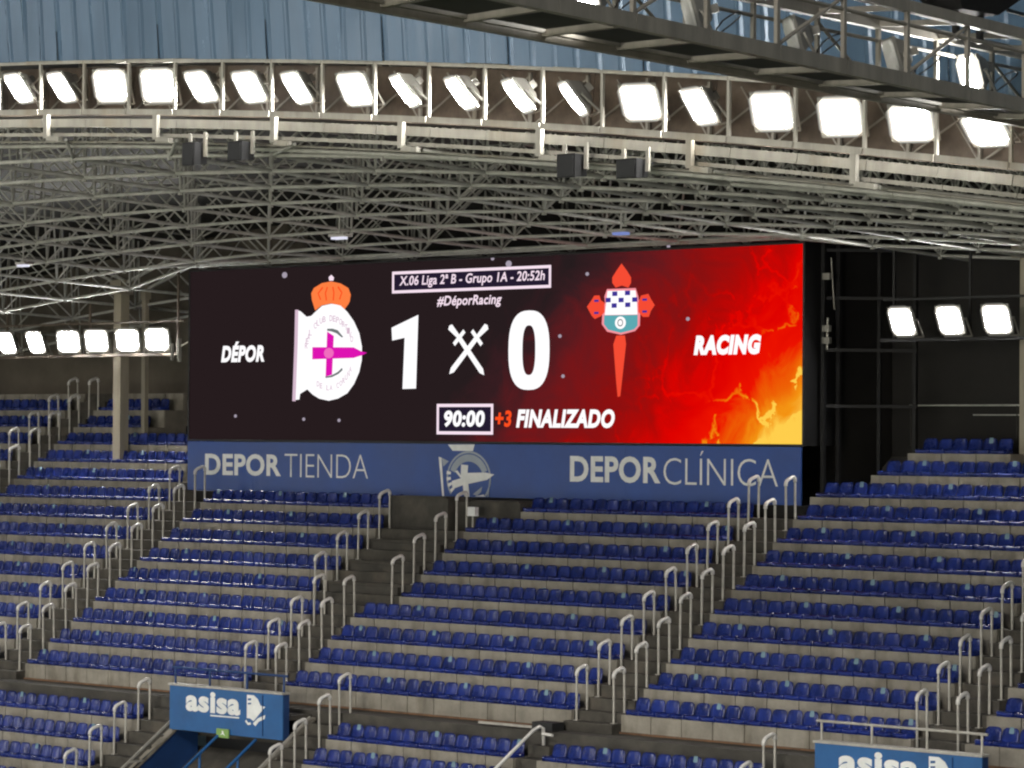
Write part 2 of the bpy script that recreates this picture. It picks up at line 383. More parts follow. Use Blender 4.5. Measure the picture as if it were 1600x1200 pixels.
for i in range(8):
    x = -3.6+3.43*i
    if x > 24: break
    h = beam('hanger_bracket', G(x, -14.12, 11.46), G(x, -14.12, 11.98), 0.10, 0.12, 'gantry', gan)
    beam('bracket_plate', G(x+0.02, -14.1, 11.46), G(x+0.42, -14.1, 11.45), 0.12, 0.09, 'gantry', gan)
    bar('strut', G(x+0.35, -13.9, 11.45), LN(round((x-2.395)/GX), 0), 0.035, 'frame', gan, 6)

# blue corrugated fascia rising over the pitch from the top of the gantry, sheet by sheet
fas = thing('roof_fascia', 'glossy blue corrugated fascia sheets above the lighting gantry', 'fascia', (10, -14.2, 13.1))
sheet_w = 1.05; xs = -5.0; NS = 31
for s_ in range(NS):
    x0 = xs+s_*sheet_w; vv = []; ff = []; nseg = 20; rows = 5
    jz = random.uniform(-0.012, 0.012); jt = random.uniform(-0.012, 0.012)
    for a in range(nseg+1):
        x = x0+(sheet_w+0.004)*a/nseg; ph = (a % 10); d = 0.022 if ph in (0, 1) else 0.0
        for b in range(rows+1):
            t = b/rows
            y = -14.16-0.26*t-d-0.02*math.sin(3*t+s_*2.1)+jt*t; z = 13.05+2.9*t+jz
            vv.append(G(x, y, z))
    for a in range(nseg):
        for b in range(rows): ff.append((a*(rows+1)+b, (a+1)*(rows+1)+b, (a+1)*(rows+1)+b+1, a*(rows+1)+b+1))
    mesh_obj('sheet', vv, ff, 'fascia', fas)

# ================================================================== FLOODLIGHTS
_lamp = {}
def lamp_meshes(size):
    if size in _lamp: return _lamp[size]
    s = size/2
    def frust(pts):      # rings of rectangles along local -Y
        v = []; f = []
        for (hw, hh, y) in pts: v += [(-hw, y, -hh), (hw, y, -hh), (hw, y, hh), (-hw, y, hh)]
        for r_ in range(len(pts)-1):
            for k in range(4): f.append((r_*4+k, r_*4+(k+1) % 4, r_*4+4+(k+1) % 4, r_*4+4+k))
        f.append((0, 3, 2, 1)) ; n = len(pts)*4; f.append((n-4, n-3, n-2, n-1)); return v, f
    out = {}
    v, f = frust([(s*0.45, s*0.45, 0.20), (s*0.62, s*0.6, 0.16), (s*0.98, s*0.98, -0.02), (s*1.06, s*1.06, -0.03), (s*1.06, s*1.06, -0.07)]); out['housing'] = (v, f, 'lamp_body')
    c = s*0.34; rr = s*0.97
    v = [(-rr+c, 0, -rr), (rr-c, 0, -rr), (rr, 0, -rr+c), (rr, 0, rr-c), (rr-c, 0, rr), (-rr+c, 0, rr), (-rr, 0, rr-c), (-rr, 0, -rr+c)]
    v = [(a, -0.076, b) for a, _, b in v] + [(a*0.8, -0.095, b*0.8) for a, _, b in v]
    f = [(k, (k+1) % 8, 8+(k+1) % 8, 8+k) for k in range(8)] + [tuple(range(8, 16))]; out['lens'] = (v, f, 'lens'); out['lens_off'] = (v, f, 'lens_off')
    oc = [(-1+.42, -1), (1-.42, -1), (1, -1+.42), (1, 1-.42), (1-.42, 1), (-1+.42, 1), (-1, 1-.42), (-1, -1+.42)]
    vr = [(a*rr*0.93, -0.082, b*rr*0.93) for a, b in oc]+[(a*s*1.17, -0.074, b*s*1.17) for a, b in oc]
    out['glow_rim'] = (vr, [(k, (k+1) % 8, 8+(k+1) % 8, 8+k) for k in range(8)], 'rim')  # painted soft glow past the lens edge, not a lamp part
    a_ = Acc()
    for sx in (-1, 1): a_.bar((sx*s*1.16, 0.02, 0), (sx*s*1.16, 0.10, -s*1.35), 0.022)
    a_.bar((-s*1.16, 0.10, -s*1.35), (s*1.16, 0.10, -s*1.35), 0.022)
    for sx in (-1, 1): a_.bar((sx*s*1.03, 0.02, 0), (sx*s*1.19, 0.02, 0), 0.03)
    out['yoke'] = (a_.v, a_.f, 'lamp_body')
    a_ = Acc(); a_.box(-s*0.25, s*0.25, 0.17, 0.33, -s*0.22, s*0.22); out['ballast_box'] = (a_.v, a_.f, 'lamp_body')
    r_ = {}
    for nme, (v, f, m) in out.items():
        me = bpy.data.meshes.new(nme); me.from_pydata([tuple(p) for p in v], [], f); me.materials.append(M[m]); me.update(); r_[nme] = me
    _lamp[size] = r_; return r_
def floodlight(loc, yaw, pitch, label, group, size=0.66, lit=True):
    th = thing('floodlight', label, 'floodlight', loc, (math.radians(pitch), 0, math.radians(yaw)), group)
    ms = lamp_meshes(size)
    for p in ('housing', 'lens' if lit else 'lens_off', 'yoke', 'ballast_box') + (('glow_rim',) if lit else ()):
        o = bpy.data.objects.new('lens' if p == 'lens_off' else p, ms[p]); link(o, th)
    return th
LX = [-1.24, 0.17, 1.69, 3.15, 4.47, 5.86, 7.21, 8.78, 10.09, 11.51, 12.92, 14.25, 15.76, 17.1, 18.62, 20.02, 21.42, 22.86]
LYAW = [-8, -10, 30, 32, -2, 0, -14, 6, -30, -26, -30, -36, 18, -16, 22, 24, 24, 8]
LPIT = [36, 36, 26, 24, 36, 36, 36, 34, 38, 38, 38, 38, 34, 34, 32, 33, 40, 52]
near = ['', '', '', '', '', '', '', '', '', '', '', '', '', '', '', '', '', '']
for i, x in enumerate(LX):
    d = 'wide glaring' if LYAW[i] > 15 else ('narrow sideways-turned' if LYAW[i] < -12 else 'slanting bright')
    floodlight(G(x, -13.95, 12.56), LYAW[i], LPIT[i], d + ' floodlight, ' + (ordn(i+1) + ' from the left' if i < 9 else ordn(18-i) + ' from the right') + ' on the roof edge gantry', 'floodlights on the roof edge gantry')
floodlight(G(-2.7, -13.95, 12.56), 0, 36, 'floodlight at the far left end of the roof edge gantry, cut by the picture edge', 'floodlights on the roof edge gantry')
# lamps at the back of the stand, either side of the scoreboard
for sidename, xs_, ws in (('left of the scoreboard', (-29.0, -27.54, -25.96, -24.6, -23.14, -21.77), (4, 4, 34, 34, 36, 38)), ('right of the scoreboard', (5.85, 7.26, 8.59), (-4, -2, 4))):
    for i, x in enumerate(xs_):
        n = len(xs_)
        floodlight((x, 7.5, 8.27), ws[i], 22, 'lit floodlight under the back roof ' + sidename + ', ' + ordn(i+1) + ' from the left', 'floodlights under the back roof', size=0.70)
    th = thing('lamp_rack', 'dark steel rack carrying the back roof floodlights ' + sidename, 'lamp rack', (xs_[0], 7.7, 7.8))
    xa, xb = (xs_[0]-9.0, xs_[-1]+0.9) if xs_[0] < 0 else (xs_[0]-0.8, xs_[-1]+6)
    beam('rack_beam', (xa, 7.7, 7.80), (xb, 7.7, 7.80), 0.12, 0.08, 'gantry_in' if xs_[0] < 0 else 'black', th)
    beam('rack_beam', (xa, 7.8, 8.80), (xb, 7.8, 8.80), 0.07, 0.06, 'gantry_in' if xs_[0] < 0 else 'black', th)
    for t in range(5):
        x = xa+0.3+(xb-xa-0.6)*t/4
        beam('rack_post', (x, 7.8, 7.86), (x, 7.8, 10.6), 0.06, 0.06, 'gantry_in' if xs_[0] < 0 else 'black', th)

# ------------------------------------------------------------------ catwalk of the neighbouring stand (runs towards the camera)
def cz(y, x=24.5):
    t = (x-23.75)/1.55; return (1-t)*(10.37+0.024*(-17-y)) + t*(10.24+0.040*(-16.6-y))
CW = thing('maintenance_catwalk', 'grey steel maintenance catwalk crossing the upper right corner', 'catwalk', (24.5, -20, 10.3))
YP = [-34.0+1.45*i for i in range(15)]
for i, y in enumerate(YP):
    z = cz(y)
    for x in (23.75, 25.3):
        beam('post', (x, y, cz(y, x)+0.06), (x, y, cz(y, x)+0.98), 0.06, 0.06, 'catwalk', CW)
    beam('cross_beam', (23.8, y, cz(y, 23.8)), (25.25, y, cz(y, 25.25)), 0.10, 0.10, 'catwalk', CW)
    beam('cross_beam', (23.8, y, cz(y, 23.8)+1.02), (25.25, y, cz(y, 25.25)+1.02), 0.08, 0.08, 'catwalk', CW)
    if i < len(YP)-1:
        y2 = YP[i+1]; z2 = cz(y2)
        for x in (23.75, 25.3):
            z, z2 = cz(y, x), cz(y2, x)
            beam('bottom_chord', (x, y+0.004, z), (x, y2-0.004, z2), 0.13, 0.20, 'catwalk', CW)
            beam('top_chord', (x, y+0.004, z+1.03), (x, y2-0.004, z2+1.03), 0.12, 0.16, 'catwalk', CW)
            bar('hand_rail', (x, y, z+0.78), (x, y2, z2+0.78), 0.028, 'catwalk', CW, 6)
        g_ = mesh_obj('floor_grating', [(23.95, y+0.12, cz(y+0.12, 23.95)+0.02), (25.15, y+0.12, cz(y+0.12, 25.15)+0.02), (25.15, y2-0.12, cz(y2-0.12, 25.15)+0.02), (23.95, y2-0.12, cz(y2-0.12, 23.95)+0.02)], [(0, 3, 2, 1)], 'grating', CW)
        fr = Acc(); ym = (y+0.09, y2-0.09)
        beam('grating_bearer', (23.88, y+0.1, cz(y+0.1, 23.88)), (23.88, y2-0.1, cz(y2-0.1, 23.88)), 0.09, 0.05, 'catwalk', CW)
        if i % 2 == 0: bar('brace', (25.3, y, z+0.1), (25.3, y2, z2+0.95), 0.03, 'catwalk', CW, 6)
        if i % 3 == 1: bar('brace', (23.75, y2, z2+0.1), (23.75, y, z+0.95), 0.026, 'catwalk', CW, 6)
for y, z, lit, lab in [(-24.68, 10.97, True, 'lit floodlight partly cut by the top edge, left end of the catwalk'), (-22.59, 11.13, False, 'unlit floodlight seen edge-on, upper middle of the catwalk'),
                  (-20.37, 11.03, False, 'unlit floodlight with white face and cable loop, middle of the catwalk'), (-18.04, 10.91, False, 'unlit floodlight with black back plate, right of the middle on the catwalk'),
                  (-16.07, 10.85, True, 'glaring lit floodlight at the right end of the catwalk')]:
    f_ = floodlight((24.05, y, cz(y)+0.58), -36 if not lit else -22, 16, lab, 'floodlights on the catwalk', size=0.52, lit=lit)
    # cable loop
    a_ = Acc(); pts = [Vector((24.4+0.30*math.sin(t*0.6), y+0.10+0.30*t/8, cz(y)+0.30+0.28*math.sin(math.pi*t/8))) for t in range(9)]
    for p_, q_ in zip(pts, pts[1:]): a_.bar(p_, q_, 0.012, 5)
    o = a_.build('cable', 'black', f_)

# big black loudspeaker cluster above the catwalk, top right
sp = thing('loudspeaker_cluster', 'large black loudspeaker cluster above the catwalk at the top right', 'loudspeaker', (25.0, -17.6, 11.4))
vv = [(24.6, -18.45, 11.75), (25.4, -18.45, 11.75), (25.4, -16.85, 11.75), (24.6, -16.85, 11.75), (24.5, -18.6, 12.7), (25.5, -18.6, 12.7), (25.5, -16.7, 12.7), (24.5, -16.7, 12.7), (24.75, -18.1, 11.5), (25.25, -18.1, 11.5), (25.25, -17.2, 11.5), (24.75, -17.2, 11.5)]
mesh_obj('cabinet', vv, [(8, 11, 10, 9), (0, 1, 9, 8)[::-1], (1, 2, 10, 9)[::-1], (2, 3, 11, 10)[::-1], (3, 0, 8, 11)[::-1], (0, 4, 5, 1)[::-1], (1, 5, 6, 2)[::-1], (2, 6, 7, 3)[::-1], (3, 7, 4, 0)[::-1], (4, 7, 6, 5)[::-1]], 'speaker', sp)
beam('mount_post', (25.0, -17.9, 11.1), (25.0, -17.9, 11.55), 0.08, 0.08, 'black', sp); beam('mount_post', (25.0, -17.3, 11.1), (25.0, -17.3, 11.55), 0.08, 0.08, 'black', sp)
beam('guard_rail', (25.0, -16.6, 11.66), (25.0, -15.75, 11.60), 0.04, 0.05, 'black', sp); beam('guard_post', (25.0, -15.75, 11.1), (25.0, -15.75, 11.6), 0.04, 0.04, 'black', sp)

# hanging black loudspeakers under the gantry
for i, (x, z, w_, h_, lab) in enumerate([(4.60, 10.86, 0.36, 0.46, 'black hanging loudspeaker under the gantry, leftmost of the left pair'), (5.94, 10.84, 0.40, 0.38, 'black hanging loudspeaker under the gantry, right of the left pair'),
                               (14.47, 10.10, 0.42, 0.42, 'black hanging loudspeaker under the gantry, left of the right pair'), (15.85, 9.98, 0.46, 0.34, 'black hanging loudspeaker under the gantry, rightmost of the right pair')]):
    th = thing('hanging_loudspeaker', lab, 'loudspeaker', (x, -14.2, z), group='loudspeakers hanging under the gantry')
    hw, hh = w_/2, h_/2
    vv = [(x-hw, -14.45, z-hh), (x+hw, -14.45, z-hh), (x+hw, -14.45, z+hh), (x-hw, -14.45, z+hh), (x-hw*0.7, -14.07, z-hh*0.8), (x+hw*0.7, -14.07, z-hh*0.8), (x+hw*0.7, -14.07, z+hh), (x-hw*0.7, -14.07, z+hh)]
    mesh_obj('cabinet', vv, [(0, 1, 2, 3), (4, 7, 6, 5), (0, 4, 5, 1), (1, 5, 6, 2), (2, 6, 7, 3), (3, 7, 4, 0)], 'speaker', th)
    box('grille', x-hw+0.03, x+hw-0.03, -14.47, -14.452, z-hh+0.03, z+hh-0.03, 'black', th)
    for sx in (-1, 1): beam('bracket', (x+sx*(hw+0.04), -14.2, z-0.05), (x+sx*(hw+0.04), -14.2, z+hh+0.20), 0.05, 0.07, 'gantry', th)
# small lamps under the roof
for x, y, z, m, lab, w_ in [(-16.25, -2.0, 9.86, 'small_lamp', 'small bright lamp under the roof frame at far left', 0.30), (-4.05, -2.0, 10.14, 'small_lamp', 'small white lamp under the roof frame above the left crest', 0.38), (4.97, -2.0, 9.90, 'blue_lamp', 'small blue lamp under the roof frame above the red part of the screen', 0.34)]:
    th = thing('roof_lamp', lab, 'lamp', (x, y, z))
    box('housing', x-w_*0.7, x+w_*0.7, y-0.12, y+0.2, z+0.062, z+0.13, 'lamp_body', th)
    box('tube', x-w_*0.5, x+w_*0.5, y-0.10, y+0.10, z+0.0, z+0.06, m, th)
    beam('drop_rod', (x, y, z+0.13), (x, y, z+0.75), 0.025, 0.025, 'frame', th)

# ================================================================== SCOREBOARD
SX0, SX1, SZ0, SZ1, SY = -20.12, 2.88, 5.19, 10.24, 7.36
sb = thing('scoreboard', 'large LED scoreboard showing 1 - 0 with a fiery red right side', 'scoreboard', ((SX0+SX1)/2, SY, SZ0))
box('cabinet', SX0-0.06, SX1+0.07, SY+0.07, SY+1.25, SZ0+0.01, SZ1+0.06, 'black', sb)
for a in ((SX0-0.06, SX1+0.07, SY-0.02, SY+0.068, SZ1+0.002, SZ1+0.06), (SX0-0.06, SX1+0.07, SY-0.02, SY+0.068, SZ0+0.0, SZ0+0.045), (SX1+0.002, SX1+0.07, SY-0.02, SY+0.068, SZ0+0.046, SZ1), (SX0-0.06, SX0-0.002, SY-0.02, SY+0.068, SZ0+0.046, SZ1)):
    box('bezel', *a, 'black', sb)
bar('top_pipe', (SX0-0.4, SY-0.15, SZ1+0.16), (SX1+0.2, SY-0.15, SZ1+0.16), 0.055, 'frame', sb)
for x in [SX0+0.4+2.8*i for i in range(9)]: beam('pipe_stay', (x, SY-0.15, SZ1+0.16), (x, SY+0.4, SZ1+0.05), 0.04, 0.04, 'frame', sb)
# the lit panel: near-black left lifted to maroon by painted haze, flames in the lower right
def screen_mat():
    m = bpy.data.materials.new('led_fire_picture'); m.use_nodes = True; nt = m.node_tree; n = nt.nodes; l = nt.links; n.clear()
    out = n.new('ShaderNodeOutputMaterial'); em = n.new('ShaderNodeEmission'); geo = n.new('ShaderNodeNewGeometry')
    sep = n.new('ShaderNodeSeparateXYZ'); l.new(geo.outputs['Position'], sep.inputs[0])
    def math_(op, a, b=None, clamp=False):
        q = n.new('ShaderNodeMath'); q.operation = op; q.use_clamp = clamp
        for i_, s_ in enumerate((a, b)):
            if s_ is None: continue
            if isinstance(s_, (int, float)): q.inputs[i_].default_value = s_
            else: l.new(s_, q.inputs[i_])
        return q.outputs[0]
    u = math_('DIVIDE', math_('SUBTRACT', sep.outputs[0], SX0), SX1-SX0); v = math_('DIVIDE', math_('SUBTRACT', sep.outputs[2], SZ0), SZ1-SZ0)
    nz = n.new('ShaderNodeTexNoise'); nz.inputs['Scale'].default_value = 0.55; nz.inputs['Detail'].default_value = 7; nz.inputs['Roughness'].default_value = 0.6; nz.inputs['Distortion'].default_value = 1.2
    l.new(geo.outputs['Position'], nz.inputs['Vector'])
    nz2 = n.new('ShaderNodeTexNoise'); nz2.inputs['Scale'].default_value = 1.6; nz2.inputs['Detail'].default_value = 5; l.new(geo.outputs['Position'], nz2.inputs['Vector'])
    warp = n.new('ShaderNodeMixRGB'); warp.blend_type = 'ADD'; warp.inputs[0].default_value = 0.9; l.new(geo.outputs['Position'], warp.inputs[1]); l.new(nz2.outputs['Color'], warp.inputs[2])
    vo = n.new('ShaderNodeTexVoronoi'); vo.feature = 'DISTANCE_TO_EDGE'; vo.inputs['Scale'].default_value = 0.62; l.new(warp.outputs[0], vo.inputs['Vector'])
    fil = n.new('ShaderNodeMapRange'); fil.inputs[1].default_value = 0.0; fil.inputs[2].default_value = 0.045; fil.inputs[3].default_value = 1.0; fil.inputs[4].default_value = 0.0; l.new(vo.outputs['Distance'], fil.inputs[0])
    heat = math_('MULTIPLY', math_('SUBTRACT', u, 0.50), 1.62)                       # 0 .. 0.81
    heat = math_('SUBTRACT', heat, math_('MULTIPLY', math_('SUBTRACT', v, 0.38), 0.36))
    heat = math_('ADD', heat, math_('MULTIPLY', math_('SUBTRACT', nz.outputs['Fac'], 0.5), 0.34))
    glow = math_('MULTIPLY', math_('MULTIPLY', math_('SUBTRACT', u, 0.84), 6.0, True), math_('MULTIPLY', math_('SUBTRACT', 0.62, v), 1.7, True))
    heat = math_('ADD', heat, math_('MULTIPLY', glow, 0.17))
    hot = math_('MULTIPLY', math_('SUBTRACT', heat, 0.30), 1.3, True)
    gate = math_('GREATER_THAN', nz2.outputs['Fac'], 0.46)
    heat2 = math_('ADD', heat, math_('MULTIPLY', math_('MULTIPLY', math_('MULTIPLY', fil.outputs[0], hot), gate), 0.27))
    r = n.new('ShaderNodeValToRGB'); e = r.color_ramp.elements
    e[0].position = 0.0; e[0].color = lin(38, 28, 30); e[1].position = 1.0; e[1].color = lin(255, 206, 76)
    for p, c in ((0.10, lin(54, 29, 33)), (0.22, lin(96, 26, 30)), (0.40, lin(138, 16, 16)), (0.52, lin(176, 8, 6)), (0.62, lin(222, 2, 0)), (0.76, lin(236, 18, 0)), (0.86, lin(238, 98, 6)), (0.94, lin(244, 150, 20))):
        q = e.new(p); q.color = c
    l.new(heat2, r.inputs[0]); l.new(r.outputs[0], em.inputs[0]); em.inputs[1].default_value = 1.0; l.new(em.outputs[0], out.inputs[0]); return m
M['screen'] = screen_mat()
panel = box('screen_panel', SX0, SX1, SY, SY+0.06, SZ0+0.05, SZ1, 'screen', sb)
E_ = {'white': ((1.0, 0.985, 1.0, 1), 1.05), 'pinkwhite': (lin(250, 228, 242), 1.0), 'orange': (lin(255, 128, 66), 1.0), 'redorange': (lin(255, 78, 30), 1.0), 'magenta': (lin(222, 20, 178), 1.0), 'pink': (lin(240, 110, 190), 1.0),
      'grey': (lin(110, 118, 118), 1.0), 'faint': (lin(214, 186, 205), 1.0), 'coral': (lin(246, 76, 52), 1.0), 'rose': (lin(250, 150, 160), 1.0), 'navy': (lin(62, 50, 150), 1.0), 'teal': (lin(92, 170, 178), 1.0), 'spark': (lin(165, 155, 170), 1.0), 'dark': (lin(36, 28, 48), 1.0)}
for k_, (c_, s_) in E_.items(): M['led_'+k_] = emit('led_'+k_, c_, s_)
def poly(name, pts, m, y, parent):
    return mesh_obj(name, [(x, y, z) for x, z in pts], [tuple(range(len(pts)))], m, parent)
def ngon(cx, czz, rx, rz, n=28): return [(cx+rx*math.cos(2*math.pi*k/n), czz+rz*math.sin(2*math.pi*k/n)) for k in range(n)]
def ring(name, outer, inner, m, y, parent, closed=True):
    n = len(outer); vv = [(x, y, z) for x, z in outer]+[(x, y, z) for x, z in inner]
    return mesh_obj(name, vv, [(k, (k+1) % n, n+(k+1) % n, n+k) for k in range(n if closed else n-1)], m, parent)
def stroke(name, pts, w_, m, y, parent):
    L_, R_ = [], []
    for i, p in enumerate(pts):
        p = Vector(p); a = Vector(pts[max(0, i-1)]); b = Vector(pts[min(len(pts)-1, i+1)]); d = (b-a).normalized(); nn = Vector((-d.y, d.x))*w_/2
        L_.append(p+nn); R_.append(p-nn)
    return ring(name, [tuple(p) for p in L_], [tuple(p) for p in R_], m, y, parent, False)
def text(name, s_, x0, x1, z0, z1, m, y, parent, bold=0.0, shear=0.0, depth=0.0):
    cu = bpy.data.curves.new('t', 'FONT'); cu.body = s_; cu.offset = bold; cu.shear = shear; cu.resolution_u = 4; cu.space_character = 1.0+bold*1.6
    ob = bpy.data.objects.new('t', cu); COL.objects.link(ob)
    dg = bpy.context.evaluated_depsgraph_get(); me = bpy.data.meshes.new_from_object(ob.evaluated_get(dg)); bpy.data.objects.remove(ob)
    xs_ = [v.co.x for v in me.vertices]; ys_ = [v.co.y for v in me.vertices]; ax, bx_, ay, by = min(xs_), max(xs_), min(ys_), max(ys_)
    for v in me.vertices: v.co = ((x0+(v.co.x-ax)/(bx_-ax)*(x1-x0)), y, z0+(v.co.y-ay)/(by-ay)*(z1-z0))
    me.materials.clear(); me.materials.append(M[m]); me.name = name
    o = bpy.data.objects.new(name, me); link(o); attach(o, parent); return o
DISP = {
    'crest_body': [(-15.45, 8.99), (-15.31, 8.95), (-15.06, 8.79), (-14.87, 8.81), (-14.67, 8.94), (-14.42, 9.09), (-14.04, 9.14), (-13.66, 9.09), (-13.38, 8.89), (-13.11, 8.62), (-12.89, 8.28), (-12.78, 7.9), (-12.78, 7.52), (-12.88, 7.18), (-13.09, 6.84), (-13.36, 6.58), (-13.74, 6.43), (-14.12, 6.37), (-14.51, 6.43), (-14.79, 6.55), (-15.01, 6.7), (-15.31, 6.57), (-15.34, 6.41), (-15.57, 6.39)],
    'crown': [(-14.84, 9.27), (-14.87, 9.46), (-14.76, 9.61), (-14.43, 9.74), (-14.05, 9.78), (-13.66, 9.71), (-13.34, 9.57), (-13.24, 9.38), (-13.28, 9.19), (-13.33, 9.12), (-13.49, 8.97), (-13.66, 9.08), (-14.04, 9.15), (-14.43, 9.1), (-14.7, 8.96)],
    'crown_tip': [(-14.13, 9.8), (-14.16, 9.9), (-14.05, 9.97), (-13.94, 9.89), (-13.96, 9.8)],
    'cross_v': [(-14.2, 8.35), (-13.92, 8.22), (-13.98, 7.11), (-14.25, 7.06)],
    'cross_h': [(-14.8, 7.91), (-13.1, 7.88), (-12.78, 7.76), (-12.56, 7.72), (-12.77, 7.65), (-13.1, 7.58), (-14.8, 7.56)],
    'arc1': [(-14.2, 8.43), (-13.98, 8.43), (-13.76, 8.38), (-13.53, 8.18), (-13.6, 8.17), (-13.81, 8.29), (-14.03, 8.35), (-14.2, 8.37)],
    'arc2': [(-14.27, 7.06), (-14.02, 7.09), (-13.75, 7.19), (-13.57, 7.31), (-13.55, 7.24), (-13.72, 7.13), (-13.99, 7.04), (-14.24, 7.02)],
    'r_top': [(-3.09, 9.94), (-2.9, 9.74), (-2.76, 9.56), (-2.76, 9.42), (-2.85, 9.3), (-3.08, 9.36), (-3.29, 9.31), (-3.41, 9.44), (-3.41, 9.58), (-3.27, 9.75)],
    'r_left': [(-4.29, 8.83), (-4.13, 9.0), (-4.03, 9.12), (-3.85, 9.12), (-3.8, 8.99), (-3.67, 8.92), (-3.67, 8.67), (-3.8, 8.57), (-4.01, 8.5), (-4.12, 8.59)],
    'r_right': [(-2.41, 9.08), (-2.16, 9.12), (-2.07, 8.98), (-1.94, 8.82), (-2.07, 8.67), (-2.14, 8.52), (-2.34, 8.52), (-2.5, 8.65), (-2.51, 8.89)],
    'r_shield': [(-3.59, 9.28), (-2.6, 9.28), (-2.51, 9.06), (-2.44, 8.61), (-2.45, 8.3), (-2.61, 8.16), (-3.1, 8.07), (-3.58, 8.16), (-3.77, 8.36), (-3.75, 8.64), (-3.66, 8.92), (-3.68, 9.09)],
    'r_white': [(-3.57, 9.23), (-2.6, 9.22), (-2.55, 8.89), (-2.53, 8.59), (-3.66, 8.6), (-3.61, 8.92)],
    'r_teal': [(-3.68, 8.59), (-2.52, 8.58), (-2.52, 8.3), (-2.64, 8.2), (-3.1, 8.12), (-3.54, 8.21), (-3.69, 8.36)],
    'r_checks': [(-3.31, 9.15), (-2.87, 9.16), (-3.54, 8.99), (-3.09, 8.98), (-2.62, 8.98), (-3.33, 8.84), (-2.86, 8.85)],
    'r_sword': [(-3.26, 8.05), (-2.96, 8.05), (-2.92, 7.82), (-3.06, 6.81), (-3.11, 6.46), (-3.2, 6.44), (-3.25, 6.81), (-3.36, 7.82)],
    'one': [(-11.6, 8.41), (-10.55, 8.75), (-10.62, 6.7), (-11.15, 6.69), (-11.08, 8.12), (-11.57, 8.05)],
    'sw1': [(-9.34, 7.09), (-7.94, 8.38), (-8.31, 8.07)],
    'sw2': [(-8.01, 7.05), (-9.31, 8.39), (-8.96, 8.08)],
    'sparks': [(-16.0, 10.02), (-7.13, 10.06), (-15.15, 5.84), (-13.69, 5.81), (-18.07, 5.93), (-5.25, 8.07), (-5.13, 7.0), (-0.83, 8.44), (-4.29, 9.7), (-7.73, 10.22), (-1.49, 10.33)],
    'b_cross': [(-8.8, 4.61), (-8.53, 4.59), (-8.55, 4.38), (-7.88, 4.4), (-7.55, 4.35), (-7.82, 4.2), (-8.52, 4.08), (-8.47, 3.73), (-8.68, 3.73), (-8.73, 4.04), (-9.12, 3.93), (-9.15, 4.15), (-8.81, 4.23)],
    'b_spike': [(-9.03, 4.42), (-8.94, 4.45), (-8.77, 4.27), (-8.82, 4.24)],
    'b_top': [(-9.31, 5.15), (-8.3, 5.16), (-8.36, 4.98), (-9.13, 4.98)],
    'b_pole': [(-9.67, 4.81), (-9.56, 4.79), (-9.45, 3.73), (-9.52, 3.72)],
    'b_flag': [(-9.56, 4.79), (-9.28, 4.69), (-9.49, 4.54)],
}
y1, y2_, y3, y4 = SY-0.006, SY-0.012, SY-0.018, SY-0.024
# left crest
cr = poly('club_crest', DISP['crest_body'], 'led_white', y1, sb); cr['label'] = 'white oval crest with orange crown and magenta cross'
poly('crown', DISP['crown'], 'led_orange', y2_, cr); poly('crown_tip', DISP['crown_tip'], 'led_pinkwhite', y1, cr)
for dx in (-0.42, -0.18, 0.10, 0.36): stroke('crown_arch', [(-14.05+dx, 9.22+abs(dx)*0.1), (-14.05+dx*1.25, 9.45), (-14.05+dx*0.8, 9.62)], 0.05, 'led_redorange', y3, cr)
poly('sash_bar', DISP['cross_h'], 'led_magenta', y3, cr); poly('sash_bar', DISP['cross_v'], 'led_magenta', y2_, cr)
poly('boss', ngon(-14.11, 7.73, 0.20, 0.15, 16), 'led_pink', y4, cr)
poly('dark_arc', DISP['arc1'], 'led_grey', y2_, cr); poly('dark_arc', DISP['arc2'], 'led_grey', y2_, cr)
stroke('flag_pole', [(-15.47, 9.0), (-15.49, 8.0), (-15.56, 6.36)], 0.14, 'led_faint', y2_, cr)
def arc_text(s_, cx, czz, rx, rz, a0, a1, size, m, y, parent):
    n = len(s_)
    for i, ch in enumerate(s_):
        if ch == ' ': continue
        t = math.radians(a0+(a1-a0)*i/(n-1)); px, pz = cx+rx*math.cos(t), czz+rz*math.sin(t)
        o = text('ring_letter', ch, px-size*0.35, px+size*0.35, pz-size*0.5, pz+size*0.5, m, y, parent, 0.01)
arc_text('REAL CLUB DEPORTIVO', -14.1, 7.75, 0.98, 0.98, 168, 22, 0.17, 'led_faint', y2_, cr)
arc_text('DE LA CORUÑA', -14.1, 7.72, 0.98, 0.98, -118, -28, 0.15, 'led_faint', y2_, cr)
# right crest
rc = poly('club_crest', DISP['r_shield'], 'led_rose', y1, sb); rc['label'] = 'shield with blue checks and teal base on a red sword cross'
poly('white_field', DISP['r_white'], 'led_white', y2_, rc); poly('teal_field', DISP['r_teal'], 'led_teal', y2_, rc)
for x, z in DISP['r_checks']: poly('check', [(x-0.09, z-0.06), (x+0.09, z-0.06), (x+0.09, z+0.06), (x-0.09, z+0.06)], 'led_navy', y3, rc)
poly('roundel', ngon(-3.11, 8.385, 0.19, 0.165, 20), 'led_white', y3, rc); ring('roundel_ring', ngon(-3.11, 8.385, 0.10, 0.10, 16), ngon(-3.11, 8.385, 0.07, 0.07, 16), 'led_grey', y4, rc)
for nme in ('r_top', 'r_left', 'r_right', 'r_sword'): poly('cross_arm', DISP[nme], 'led_coral', y2_ if nme in ('r_left', 'r_right') else y1-0.001, rc)
for x, z in ((-3.95, 8.98), (-3.95, 8.66), (-2.28, 8.97), (-2.28, 8.66)): poly('arm_notch', [(x-0.08, z-0.03), (x+0.08, z-0.03), (x+0.08, z+0.03), (x-0.08, z+0.03)], 'led_navy', y3, rc)
